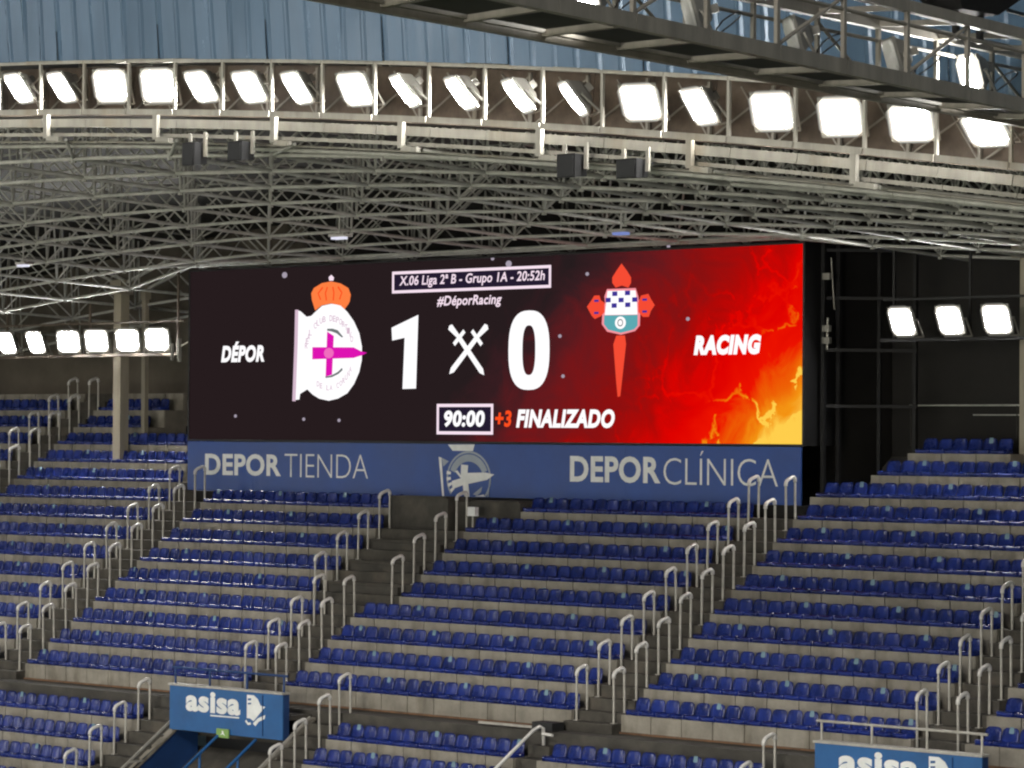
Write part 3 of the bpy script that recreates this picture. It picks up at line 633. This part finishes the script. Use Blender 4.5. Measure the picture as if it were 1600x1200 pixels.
# figures and words
poly('score_digit', DISP['one'], 'led_white', y1, sb)
def sup(cx, czz, rx, rz, n=40, e_=2.6):
    o_ = []
    for k in range(n):
        t = 2*math.pi*k/n; c, s_ = math.cos(t), math.sin(t); o_.append((cx+rx*math.copysign(abs(c)**(2/e_), c), czz+rz*math.copysign(abs(s_)**(2/e_), s_)))
    return o_
ring('score_digit', sup(-6.37, 7.71, 0.75, 1.07), sup(-6.37, 7.71, 0.235, 0.67), 'led_white', y1, sb)
def sword(tip, pommel, guard, y):
    t, p, g_ = Vector(tip), Vector(pommel), Vector(guard); d = (t-g_).normalized(); nn = Vector((-d.y, d.x))
    pts = [t, t-d*0.16+nn*0.085, g_+d*0.05+nn*0.075, g_+d*0.05+nn*0.27, g_-d*0.07+nn*0.27, g_-d*0.07+nn*0.06, p+nn*0.10, p-d*0.05, p-nn*0.10, g_-d*0.07-nn*0.06, g_-d*0.07-nn*0.27, g_+d*0.05-nn*0.27, g_+d*0.05-nn*0.075, t-d*0.16-nn*0.085]
    poly('crossed_sword', [(a.x, a.y) for a in pts], 'led_white', y, sb)
sword(*DISP['sw1'], y1); sword(*DISP['sw2'], y2_)
def frame_rect(name, x0, x1, z0, z1, t, m):
    o_ = [(x0, z0), (x1, z0), (x1, z1), (x0, z1)]; i_ = [(x0+t, z0+t), (x1-t, z0+t), (x1-t, z1-t), (x0+t, z1-t)]
    poly('caption_ground', i_, 'led_dark', SY-0.004, sb); return ring(name, o_, i_, m, y1, sb)
frame_rect('caption_frame', -11.59, -5.58, 9.37, 9.98, 0.08, 'led_pinkwhite')
text('match_caption', 'X.06 Liga 2ª B - Grupo 1A - 20:52h', -11.3, -5.80, 9.50, 9.85, 'led_pinkwhite', y2_, sb, 0.018, 0.15)
text('hashtag', '#DéporRacing', -9.83, -7.38, 8.90, 9.25, 'led_pinkwhite', y1, sb, 0.022, 0.2)
frame_rect('clock_frame', -9.81, -7.67, 5.43, 6.27, 0.085, 'led_pinkwhite')
text('clock', '90:00', -9.52, -7.98, 5.63, 6.09, 'led_white', y2_, sb, 0.045, 0.12)
text('added_time', '+3', -7.60, -6.99, 5.64, 6.09, 'led_redorange', y1, sb, 0.035, 0.12)
text('match_state', 'FINALIZADO', -6.82, -3.30, 5.62, 6.12, 'led_white', y1, sb, 0.048, 0.2)
text('team_name', 'DÉPOR', -18.72, -16.84, 7.51, 8.12, 'led_white', y1, sb, 0.05, 0.2)
text('team_name', 'RACING', -0.63, 1.57, 7.50, 8.01, 'led_white', y1, sb, 0.07, 0.2)
for i, (x, z) in enumerate(DISP['sparks']): poly('spark', ngon(x, z, 0.065+0.05*(i in (0, 1)), 0.05+0.04*(i in (0, 1)), 10), 'led_spark', y1, sb)
# steelwork and cables on the right flank of the cabinet
sf = thing('scoreboard_support', 'dark steel support frame with cables at the right flank of the scoreboard', 'support frame', (3.3, 8.0, 3.4))
for x, y in ((3.12, 7.9), (3.15, 8.5), (3.9, 9.2), (4.7, 9.6)): beam('upright', (x, y, 4.0), (x, y, 10.6), 0.10, 0.10, 'black', sf)
for z in (6.2, 7.6, 8.9, 10.1): beam('cross_member', (3.1, 7.95, z), (4.75, 9.6, z), 0.07, 0.08, 'black', sf)
for z in (7.75, 8.05, 9.35): box('bracket', 3.18, 3.40, 7.75, 7.85, z, z+0.16, 'lamp_body', sf)
box('cabinet_side', 2.96, 3.06, 8.62, 10.88, 3.2, 10.3, 'black_wall', sf)
box('plinth', -20.0, 2.9, 7.42, 8.4, 2.6, 3.70, 'black_wall', sf)
bar('cable', (3.3, 7.8, 7.6), (3.32, 7.8, 8.4), 0.03, 'lamp_body', sf); bar('cable', (3.45, 7.9, 8.6), (3.38, 7.85, 9.9), 0.018, 'lamp_body', sf)
box('recess_shade_sheet', 3.0, 34, 10.9, 11.0, 3.2, 10.3, 'black_wall', sf)  # dark sheet added to keep the recess in shade
th = thing('left_bracket', 'pale steel bracket on the left edge of the scoreboard cabinet', 'bracket', (-20.4, 7.3, 7.6))
beam('arm', (-20.42, 7.2, 7.55), (-20.42, 7.2, 8.25), 0.10, 0.09, 'lamp_body', th); beam('arm', (-20.75, 7.2, 7.6), (-20.75, 7.2, 8.1), 0.08, 0.07, 'lamp_body', th); beam('stay', (-20.42, 7.2, 8.0), (-20.15, 7.45, 8.2), 0.05, 0.05, 'lamp_body', th)

# ------------------------------------------------------------------ blue banner under the screen
bn_ = thing('advertising_banner', 'blue banner with white lettering and grey crest under the scoreboard', 'banner', (-8.6, 7.3, 3.72))
BY = 7.30
for i in range(4):
    x0 = -20.12+23.0*i/4; box('banner_panel', x0+0.002, x0+23.0/4-0.002, BY, BY+0.05, 3.72, 5.17, 'banner', bn_)
yb = BY-0.004
text('banner_word', 'DEPOR', -19.33, -16.03, 4.18, 4.82, 'letter', yb, bn_, 0.032)
text('banner_word', 'TIENDA', -15.88, -12.44, 4.17, 4.84, 'letter', yb, bn_, -0.018)
text('banner_word', 'DEPOR', -4.81, -1.67, 4.19, 4.89, 'letter', yb, bn_, 0.032)
text('banner_word', 'CLÍNICA', -1.57, 2.17, 4.17, 5.05, 'letter', yb, bn_, -0.014)
em = poly('banner_crest', DISP['b_cross'], 'letter', yb-0.012, bn_)
poly('spike', DISP['b_spike'], 'letter', yb-0.008, em); poly('crown_base', DISP['b_top'], 'letter', yb-0.004, em); poly('pole', DISP['b_pole'], 'letter', yb, em); poly('flag', DISP['b_flag'], 'letter_dim', yb, em)
def arc_pts(cx, czz, rx, rz, a0, a1, n=26): return [(cx+rx*math.cos(math.radians(a0+(a1-a0)*k/n)), czz+rz*math.sin(math.radians(a0+(a1-a0)*k/n))) for k in range(n+1)]
ring('oval_band', arc_pts(-8.52, 4.22, 0.84, 0.76, -40, 215), arc_pts(-8.52, 4.22, 0.78, 0.70, -40, 215), 'letter_dim', yb, em, False)
ring('oval_band', arc_pts(-8.52, 4.22, 0.74, 0.67, 20, 160), arc_pts(-8.52, 4.22, 0.54, 0.47, 20, 160), 'letter_dim', yb, em, False)
for a in (200, 215, 230, 245): ring('oval_band', arc_pts(-8.6, 4.3, 0.76, 0.70, a-6-25, a+2-25, 4), arc_pts(-8.6, 4.3, 0.60, 0.54, a-6-25, a+2-25, 4), 'letter', yb-0.004, em, False)
poly('leaf', [(-8.35, 3.80), (-8.0, 4.02), (-8.05, 3.86), (-8.2, 3.76)], 'letter_dim', yb-0.004, em); poly('leaf', [(-8.28, 3.74), (-7.95, 3.80), (-7.9, 3.74)], 'letter', yb-0.004, em)
bar('pole_top', (-7.78, yb-0.01, 3.74), (-7.70, yb-0.01, 4.25), 0.02, 'letter_dim', em, 6)

# columns
for x, y, z0, z1, w_, lab in [(-24.4, 8.3, 4.4, 9.7, 0.34, 'pale square column behind the floodlights left of the scoreboard'), (-24.67, 9.5, 4.6, 9.6, 0.16, 'slim pale column between the square column and the scoreboard'), (8.38, 9.5, 4.2, 9.8, 0.62, 'pale square column at the right picture edge')]:
    th = thing('support_column', lab, 'column', (x, y, z0)); box('shaft', x-w_/2, x+w_/2, y-w_/2, y+w_/2, z0, z1, 'column', th)
    box('capital', x-w_*0.75, x+w_*0.75, y-w_*0.75, y+w_*0.75, z1+0.002, z1+0.45, 'column', th)
    beam('head_strut', (x, y, z1+0.3), (x-2.2, y, z1+1.0), 0.08, 0.08, 'frame', th); beam('head_strut', (x, y, z1+0.3), (x+2.2, y, z1+1.0), 0.08, 0.08, 'frame', th)
th = thing('back_railing', 'thin pale railing in front of the dark wall at the right', 'railing', (5.5, 10.4, 5.6))
bar('rail', (3.95, 10.4, 6.24), (11, 10.4, 6.24), 0.022, 'frame', th); bar('rail', (5.9, 10.4, 6.0), (11, 10.4, 6.0), 0.016, 'frame', th)
for x in (4.0, 7.2, 10.4): bar('post', (x, 10.4, 5.2), (x, 10.4, 6.24), 0.02, 'deck', th)

# ================================================================== HANDRAILS
def tube_mesh(pts, r, n=8):
    a_ = Acc(); rings = []
    for i, p in enumerate(pts):
        p = Vector(p); a = Vector(pts[max(0, i-1)]); b = Vector(pts[min(len(pts)-1, i+1)]); q = (b-a).to_track_quat('Z', 'X'); rings.append(len(a_.v))
        for k in range(n): t = 2*math.pi*k/n; a_.v.append(p+q @ Vector((r*math.cos(t), r*math.sin(t), 0)))
    for i in range(len(pts)-1):
        for k in range(n): a_.f.append((rings[i]+k, rings[i]+(k+1) % n, rings[i+1]+(k+1) % n, rings[i+1]+k))
    a_.f.append(tuple(range(rings[0], rings[0]+n))[::-1]); a_.f.append(tuple(range(rings[-1], rings[-1]+n))); return a_
_tb = tube_mesh([(0, -0.19, -0.16), (0, -0.185, -0.09), (0, -0.15, -0.035), (0, -0.09, 0.0), (0, 0.08, 0.055), (0, 0.14, 0.055), (0, 0.18, 0.02), (0, 0.19, -0.06)], 0.047)
_tbm = bpy.data.meshes.new('top_bar'); _tbm.from_pydata([tuple(p) for p in _tb.v], [], _tb.f); _tbm.materials.append(M['rail_top'])
for p in _tbm.polygons: p.use_smooth = True
def handrail(x, y, z, f1, f2, label, group):
    """z = top level, f1 / f2 = foot levels of the front and back post"""
    th = thing('handrail', label, 'handrail', (x, y, z), group=group)
    o = bpy.data.objects.new('top_bar', _tbm); link(o, th)
    bar('post', (x, y-0.19, f1), (x, y-0.19, z-0.13), 0.029, 'rail', th); bar('post', (x, y+0.19, f2), (x, y+0.19, z-0.04), 0.029, 'rail', th)
    box('base_plate', x-0.06, x+0.06, y-0.25, y-0.13, f1, f1+0.015, 'rail', th)
    th.rotation_euler = (random.uniform(-0.012, 0.012), random.uniform(-0.014, 0.014), random.uniform(-0.04, 0.04))
    return th
RL = [(-29.3, range(5, 14), 'left side of the far left stairway'), (-28.25, range(5, 14), 'right side of the far left stairway'), (-19.66, range(0, 9), 'left side of the stairway at the banner\'s left end'), (-18.54, range(0, 9), 'right side of the stairway at the banner\'s left end'),
      (-9.27, range(0, 4), 'left side of the middle stairway'), (-10.06, range(4, 8), 'left side of the middle stairway'), (-8.14, range(0, 4), 'right side of the middle stairway'), (-7.15, range(4, 8), 'right side of the middle stairway'),
      (2.118, range(0, 9), 'left side of the stairway at the banner\'s right end'), (3.257, range(0, 9), 'right side of the stairway at the banner\'s right end'), (11.757, range(0, 6), 'left side of the right-edge stairway'), (12.803, range(0, 4), 'right side of the right-edge stairway')]
for x, ks, ph in RL:
    for k in ks:
        zb = WALK_Z if k == 0 else tz(k-1)
        handrail(x, T*k, R*k, (zb+tz(k))/2, tz(k), ordn(k+1) + ' pale handrail up, ' + ph, 'handrails of the upper stairways')
for x, ms, ph in [(-11.25, range(1, 5), 'left of the first blue tunnel'), (-4.55, range(1, 4), 'right of the first blue tunnel'), (9.15, range(1, 3), 'left of the second blue tunnel')]:
    for m in ms:
        handrail(x, lnose(m)+0.1, lz(m)+0.98, lz(m)-R/2, lz(m), ordn(m) + ' pale handrail down, lower stairway ' + ph, 'handrails of the lower stairways')
handrail(-4.62, -1.15, -0.52, WALK_Z-0.5, WALK_Z, 'tall pale handrail on the gangway right of the first blue tunnel', 'handrails of the lower stairways')
# leaning rail in the lower tier
th = thing('leaning_rail', 'pale slanting tube rail rising from the bottom edge in the middle', 'handrail', (2.2, -1.6, -2.0))
lr = tube_mesh([(2.2, -4.2, -2.85), (2.2, -1.75, -1.32), (2.2, -1.55, -1.25), (2.2, -1.42, -1.30), (2.2, -1.40, -1.75)], 0.042)
o = lr.build('tube', 'rail_top', th, True); bar('post', (2.2, -1.40, -1.95), (2.2, -1.40, -1.5), 0.03, 'rail', th); bar('stub', (2.2, -1.45, -1.42), (2.52, -1.45, -1.44), 0.035, 'rail_top', th)
# things lying around
th = thing('junction_box', 'small white box fixed to a handrail under the banner crest', 'junction box', (-6.95, 5.85, 3.3))
box('case', -7.06, -6.78, 5.72, 5.86, 3.26, 3.50, 'letter', th); bar('conduit', (-6.92, 5.79, 2.70), (-6.92, 5.79, 3.25), 0.03, 'rail', th)
th = thing('folded_barrier', 'dark object with a pale strip lying on the gangway below the middle block', 'barrier', (1.3, -0.7, WALK_Z))
box('strip', -0.3, 1.45, -0.95, -0.85, WALK_Z+0.04, WALK_Z+0.09, 'rail', th); box('bundle', 1.46, 2.1, -1.0, -0.6, WALK_Z+0.004, WALK_Z+0.20, 'black', th)

# ================================================================== TUNNEL MOUTHS (vomitories)
def vomitory(x0, lab, first):
    x1 = x0+4.19
    th = thing('tunnel_mouth', lab, 'tunnel entrance', ((x0+x1)/2, -2.2, -2.1), group='blue tunnel mouths in the lower tier')
    fp = box('front_panel', x0, x1, -2.24, -2.20, -2.08, -0.97, 'vblue', th)
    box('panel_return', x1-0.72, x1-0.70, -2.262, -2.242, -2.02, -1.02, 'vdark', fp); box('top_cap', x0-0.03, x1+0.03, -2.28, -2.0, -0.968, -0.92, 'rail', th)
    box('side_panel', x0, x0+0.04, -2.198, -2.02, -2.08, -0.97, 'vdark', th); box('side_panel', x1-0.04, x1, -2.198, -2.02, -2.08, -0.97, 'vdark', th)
    box('landing', x0+0.05, x1-0.05, -2.01, -1.21, -1.62, -1.50, 'dark_conc', th)
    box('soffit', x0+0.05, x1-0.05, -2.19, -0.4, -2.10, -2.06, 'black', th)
    box('tunnel_back', x0, x1, -1.0, -0.95, -5.2, -2.11, 'black', th); box('tunnel_floor', x0, x1, -7.0, -1.0, -5.3, -5.2, 'black', th)  # tunnel shade painted in: soffit, back and floor coloured black
    for xw, nm, s_ in ((x0, 'left_wall', 1), (x1, 'right_wall', -1)):
        a, b = (xw-0.16, xw+0.02) if s_ == 1 else (xw-0.02, xw+0.16)
        def zt(y): return -1.62+0.684*(y+1.3)
        vv = [(a, -1.3, -5.2), (b, -1.3, -5.2), (b, -7, -5.2), (a, -7, -5.2), (a, -1.3, zt(-1.3)), (b, -1.3, zt(-1.3)), (b, -7, zt(-7)), (a, -7, zt(-7))]
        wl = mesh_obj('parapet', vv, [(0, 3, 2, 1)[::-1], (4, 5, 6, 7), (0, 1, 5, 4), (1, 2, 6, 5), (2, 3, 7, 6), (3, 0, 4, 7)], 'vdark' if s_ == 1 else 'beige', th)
        beam('coping', ((a+b)/2, -1.3, zt(-1.3)+0.03), ((a+b)/2, -7, zt(-7)+0.03), 0.24, 0.06, 'beige', wl)
        beam('coping_rail', ((a+b)/2-0.12*s_, -1.5, zt(-1.5)+0.22), ((a+b)/2-0.12*s_, -6.5, zt(-6.5)+0.22), 0.05, 0.05, 'rail', wl)
    for dx in (1.9, 3.3):
        bar('stair_rail', (x0+dx, -2.3, -2.12), (x0+dx, -6.0, -4.6), 0.04, 'vblue', th); bar('stair_rail_post', (x0+dx, -2.9, -2.5), (x0+dx, -2.9, -5.1), 0.035, 'vblue', th)
    box('wall_plate', x0+0.03, x0+0.05, -3.6, -3.1, -2.85, -2.80, 'rail', th)
    # railing along the top
    rz = -0.52
    rl = bar('top_rail', (x0-0.05, -2.12, rz), (x1+0.05, -2.12, rz), 0.03, 'rail' if not first else 'vdark', th)
    for t in (0.02, 0.33, 0.66, 0.98): bar('top_post', (x0+(x1-x0)*t, -2.12, -0.92), (x0+(x1-x0)*t, -2.12, rz), 0.028, 'rail' if not first else 'vdark', th)
    ys = -2.246
    text('sign_word', 'asisa', x0+0.62, x0+2.66, -1.585, -1.05, 'letter', ys, fp, 0.045)
    poly('sign_underline', [(x0+1.55, -1.66), (x0+2.62, -1.65), (x0+2.62, -1.615), (x0+1.55, -1.625)], 'letter', ys, fp)
    ic = poly('sign_emblem', [(x0+2.90, -1.04), (x0+3.15, -1.04), (x0+3.30, -1.13), (x0+3.40, -1.28), (x0+3.57, -1.30), (x0+3.40, -1.45), (x0+3.15, -1.68), (x0+3.02, -1.62), (x0+2.90, -1.62)], 'letter', ys, fp)
    poly('emblem_cut', [(x0+2.94, -1.13), (x0+3.06, -1.12), (x0+3.06, -1.17), (x0+2.94, -1.18)], 'vblue', ys-0.004, ic); poly('emblem_cut', [(x0+2.94, -1.24), (x0+3.06, -1.23), (x0+3.06, -1.27), (x0+2.94, -1.28)], 'vblue', ys-0.004, ic)
    stroke('emblem_tail', [(x0+2.86, -1.68), (x0+2.95, -1.76), (x0+3.05, -1.74)], 0.06, 'letter', ys, fp); poly('emblem_tail', [(x0+3.12, -1.74), (x0+3.30, -1.60), (x0+3.57, -1.50), (x0+3.55, -1.60), (x0+3.34, -1.68), (x0+3.22, -1.80)], 'letter', ys, fp)
    ex = box('exit_sign', x0+1.84, x0+2.28, -2.30, -2.262, -2.16, -1.94, 'green', th); poly('sign_figure', [(x0+1.98, -2.10), (x0+2.06, -2.04), (x0+2.04, -1.99), (x0+2.10, -1.99), (x0+2.12, -2.05), (x0+2.18, -2.11), (x0+2.08, -2.07)], 'letter', -2.306, ex)
    return th
vomitory(-9.86, 'blue tunnel mouth with white lettering and green exit sign at lower left', True)
vomitory(10.63, 'blue tunnel mouth with white lettering cut off by the bottom right edge', False)

# ================================================================== SEATS
def seat_parts():
    # pan: shallow shell with a rolled front lip, sitting on the concrete edge
    xs_ = [-0.205, -0.17, -0.06, 0.06, 0.17, 0.205]; prof = [(-0.055, 0.020), (-0.075, 0.062), (-0.045, 0.098), (0.06, 0.086), (0.20, 0.070), (0.33, 0.078)]
    v = []; f = []
    for (y, z) in prof:
        for x in xs_:
            e = abs(x)/0.205; v.append((x, y+(0.02 if e > 0.9 and y < 0 else 0), z+0.030*e**4-(0.012 if e > .9 and y < -0.04 else 0)))
    n = len(xs_)
    for a in range(len(prof)-1):
        for b in range(n-1): f.append((a*n+b, a*n+b+1, (a+1)*n+b+1, (a+1)*n+b))
    base = len(v)
    for (x, y) in ((-0.205, -0.045), (0.205, -0.045), (0.205, 0.33), (-0.205, 0.33)): v.append((x, y, 0.004))
    f += [(base, base+1, n-1) + tuple(range(n-2, -1, -1)), (base+1, base+2) + tuple((len(prof)-1-a)*n+n-1 for a in range(len(prof))), (base+3, base) + tuple(a*n for a in range(len(prof)))]
    pan = (v, f)
    # backrest: curved panel with rounded shoulders
    rows = [(0.07, 0.315, 0.200), (0.16, 0.345, 0.205), (0.27, 0.372, 0.200), (0.335, 0.388, 0.175), (0.370, 0.396, 0.120)]
    v = []; f = []; ts = [-1, -0.6, 0, 0.6, 1]
    for z, y, hw in rows:
        for t in ts: v.append((hw*t, y-0.035*t*t, z))
    m_ = len(ts)
    for a in range(len(rows)-1):
        for b in range(m_-1): f.append((a*m_+b, a*m_+b+1, (a+1)*m_+b+1, (a+1)*m_+b))
    o_ = len(v)
    for z, y, hw in rows:
        for t in ts: v.append((hw*t*0.98, y-0.035*t*t+0.03, z-0.004))
    for a in range(len(rows)-1):
        for b in range(m_-1): f.append((o_+a*m_+b, o_+(a+1)*m_+b, o_+(a+1)*m_+b+1, o_+a*m_+b+1))
    L_ = len(rows)-1
    for b in range(m_-1): f.append((L_*m_+b, L_*m_+b+1, o_+L_*m_+b+1, o_+L_*m_+b))
    for a in range(L_): f.append((a*m_, (a+1)*m_, o_+(a+1)*m_, o_+a*m_)); f.append((a*m_+m_-1, o_+a*m_+m_-1, o_+(a+1)*m_+m_-1, (a+1)*m_+m_-1))
    back = (v, f)
    mk = ([(-0.065, 0.362, 0.25), (0.065, 0.362, 0.25), (0.05, 0.388, 0.385), (-0.05, 0.388, 0.385), (-0.05, 0.43, 0.38), (0.05, 0.43, 0.38)], [(0, 1, 2, 3), (3, 2, 5, 4)])
    return pan, back, mk
PAN, BACK, MARK = seat_parts()
def mk_mesh(name, d, m, smooth=True):
    me = bpy.data.meshes.new(name); me.from_pydata(d[0], [], d[1]); me.materials.append(M[m])
    for p in me.polygons: p.use_smooth = smooth
    return me
pan_me = [mk_mesh('seat_pan', PAN, 'seat')]; back_me = [mk_mesh('backrest', BACK, 'seat')]; mark_me = mk_mesh('mark', MARK, 'mark', False)
# every sixth seat carries a pale mark; rows are staggered by three seats
for s_ in SEATS:
    d = (s_[0]-s_[9])/2.64; s_[7] = abs(d-round(d))*2.64 < 0.225
order = sorted(range(len(SEATS)), key=lambda i: (Vector((SEATS[i][0], SEATS[i][1]+0.2, SEATS[i][2]+0.2))-CAM).length)
hid = lambda s: (s[8] == ('U', 8) and False)
single = set()
for i in order:
    x, y, z = SEATS[i][:3]
    if in_view((x, y+0.2, z+0.25), 0.0) and len(single) < 300: single.add(i)
seen = {}
for i in sorted(single):
    x, y, z, bn, rp, idx, n, mk = SEATS[i][:8]
    if idx <= n//2: pos = ordn(idx) + ' from left'
    else: pos = ordn(n-idx+1) + ' from right'
    lab = 'blue seat%s, %s, %s, %s' % (' with pale mark' if mk else '', pos, rp, bn)
    lab = lab.replace('lower block between the first tunnel and the leaning rail', 'before the leaning rail').replace('lower block right of the leaning rail', 'after the leaning rail').replace('lower block left of the first tunnel', 'left of first tunnel').replace('lower block beyond the second tunnel', 'beyond second tunnel').replace(" below the gangway", ' below gangway').replace("block under the banner's", "under banner's")
    th = thing('stadium_seat', lab, 'seat', (x, y, z), (0, 0, random.uniform(-0.02, 0.02)), 'blue stadium seats')
    o = bpy.data.objects.new('seat_pan', pan_me[0]); link(o, th); o = bpy.data.objects.new('backrest', back_me[0]); link(o, th)
    o.rotation_euler = (random.uniform(-0.03, 0.03), 0, 0)
    if mk: m_ = bpy.data.objects.new('mark', mark_me); link(m_, o)
V = []; F = []; MI = []
for i, s_ in enumerate(SEATS):
    if i in single: continue
    x, y, z = s_[:3]
    if x < -40: continue
    for (v, f), mi in ((PAN, 0), (BACK, 0)) + (((MARK, 1),) if s_[7] else ()):
        b0 = len(V); tl = random.uniform(-0.05, 0.05); V += [(x+p[0]+tl*0.1, y+p[1]+tl*p[2], z+p[2]) for p in v]; F += [tuple(b0+k for k in q) for q in f]; MI += [mi]*len(f)
me = bpy.data.meshes.new('far_stadium_seats'); me.from_pydata(V, [], F); me.materials.append(M['seat']); me.materials.append(M['mark'])
me.polygons.foreach_set('material_index', MI); me.polygons.foreach_set('use_smooth', [True]*len(F)); me.update()
o = bpy.data.objects.new('far_stadium_seats', me); link(o); o['kind'] = 'stuff'; o['label'] = 'rows of blue plastic seats farther up the stand'; o['category'] = 'seats'
print('SEATS', len(SEATS), 'single', len(single), 'tris', sum(len(f)-2 for f in F))
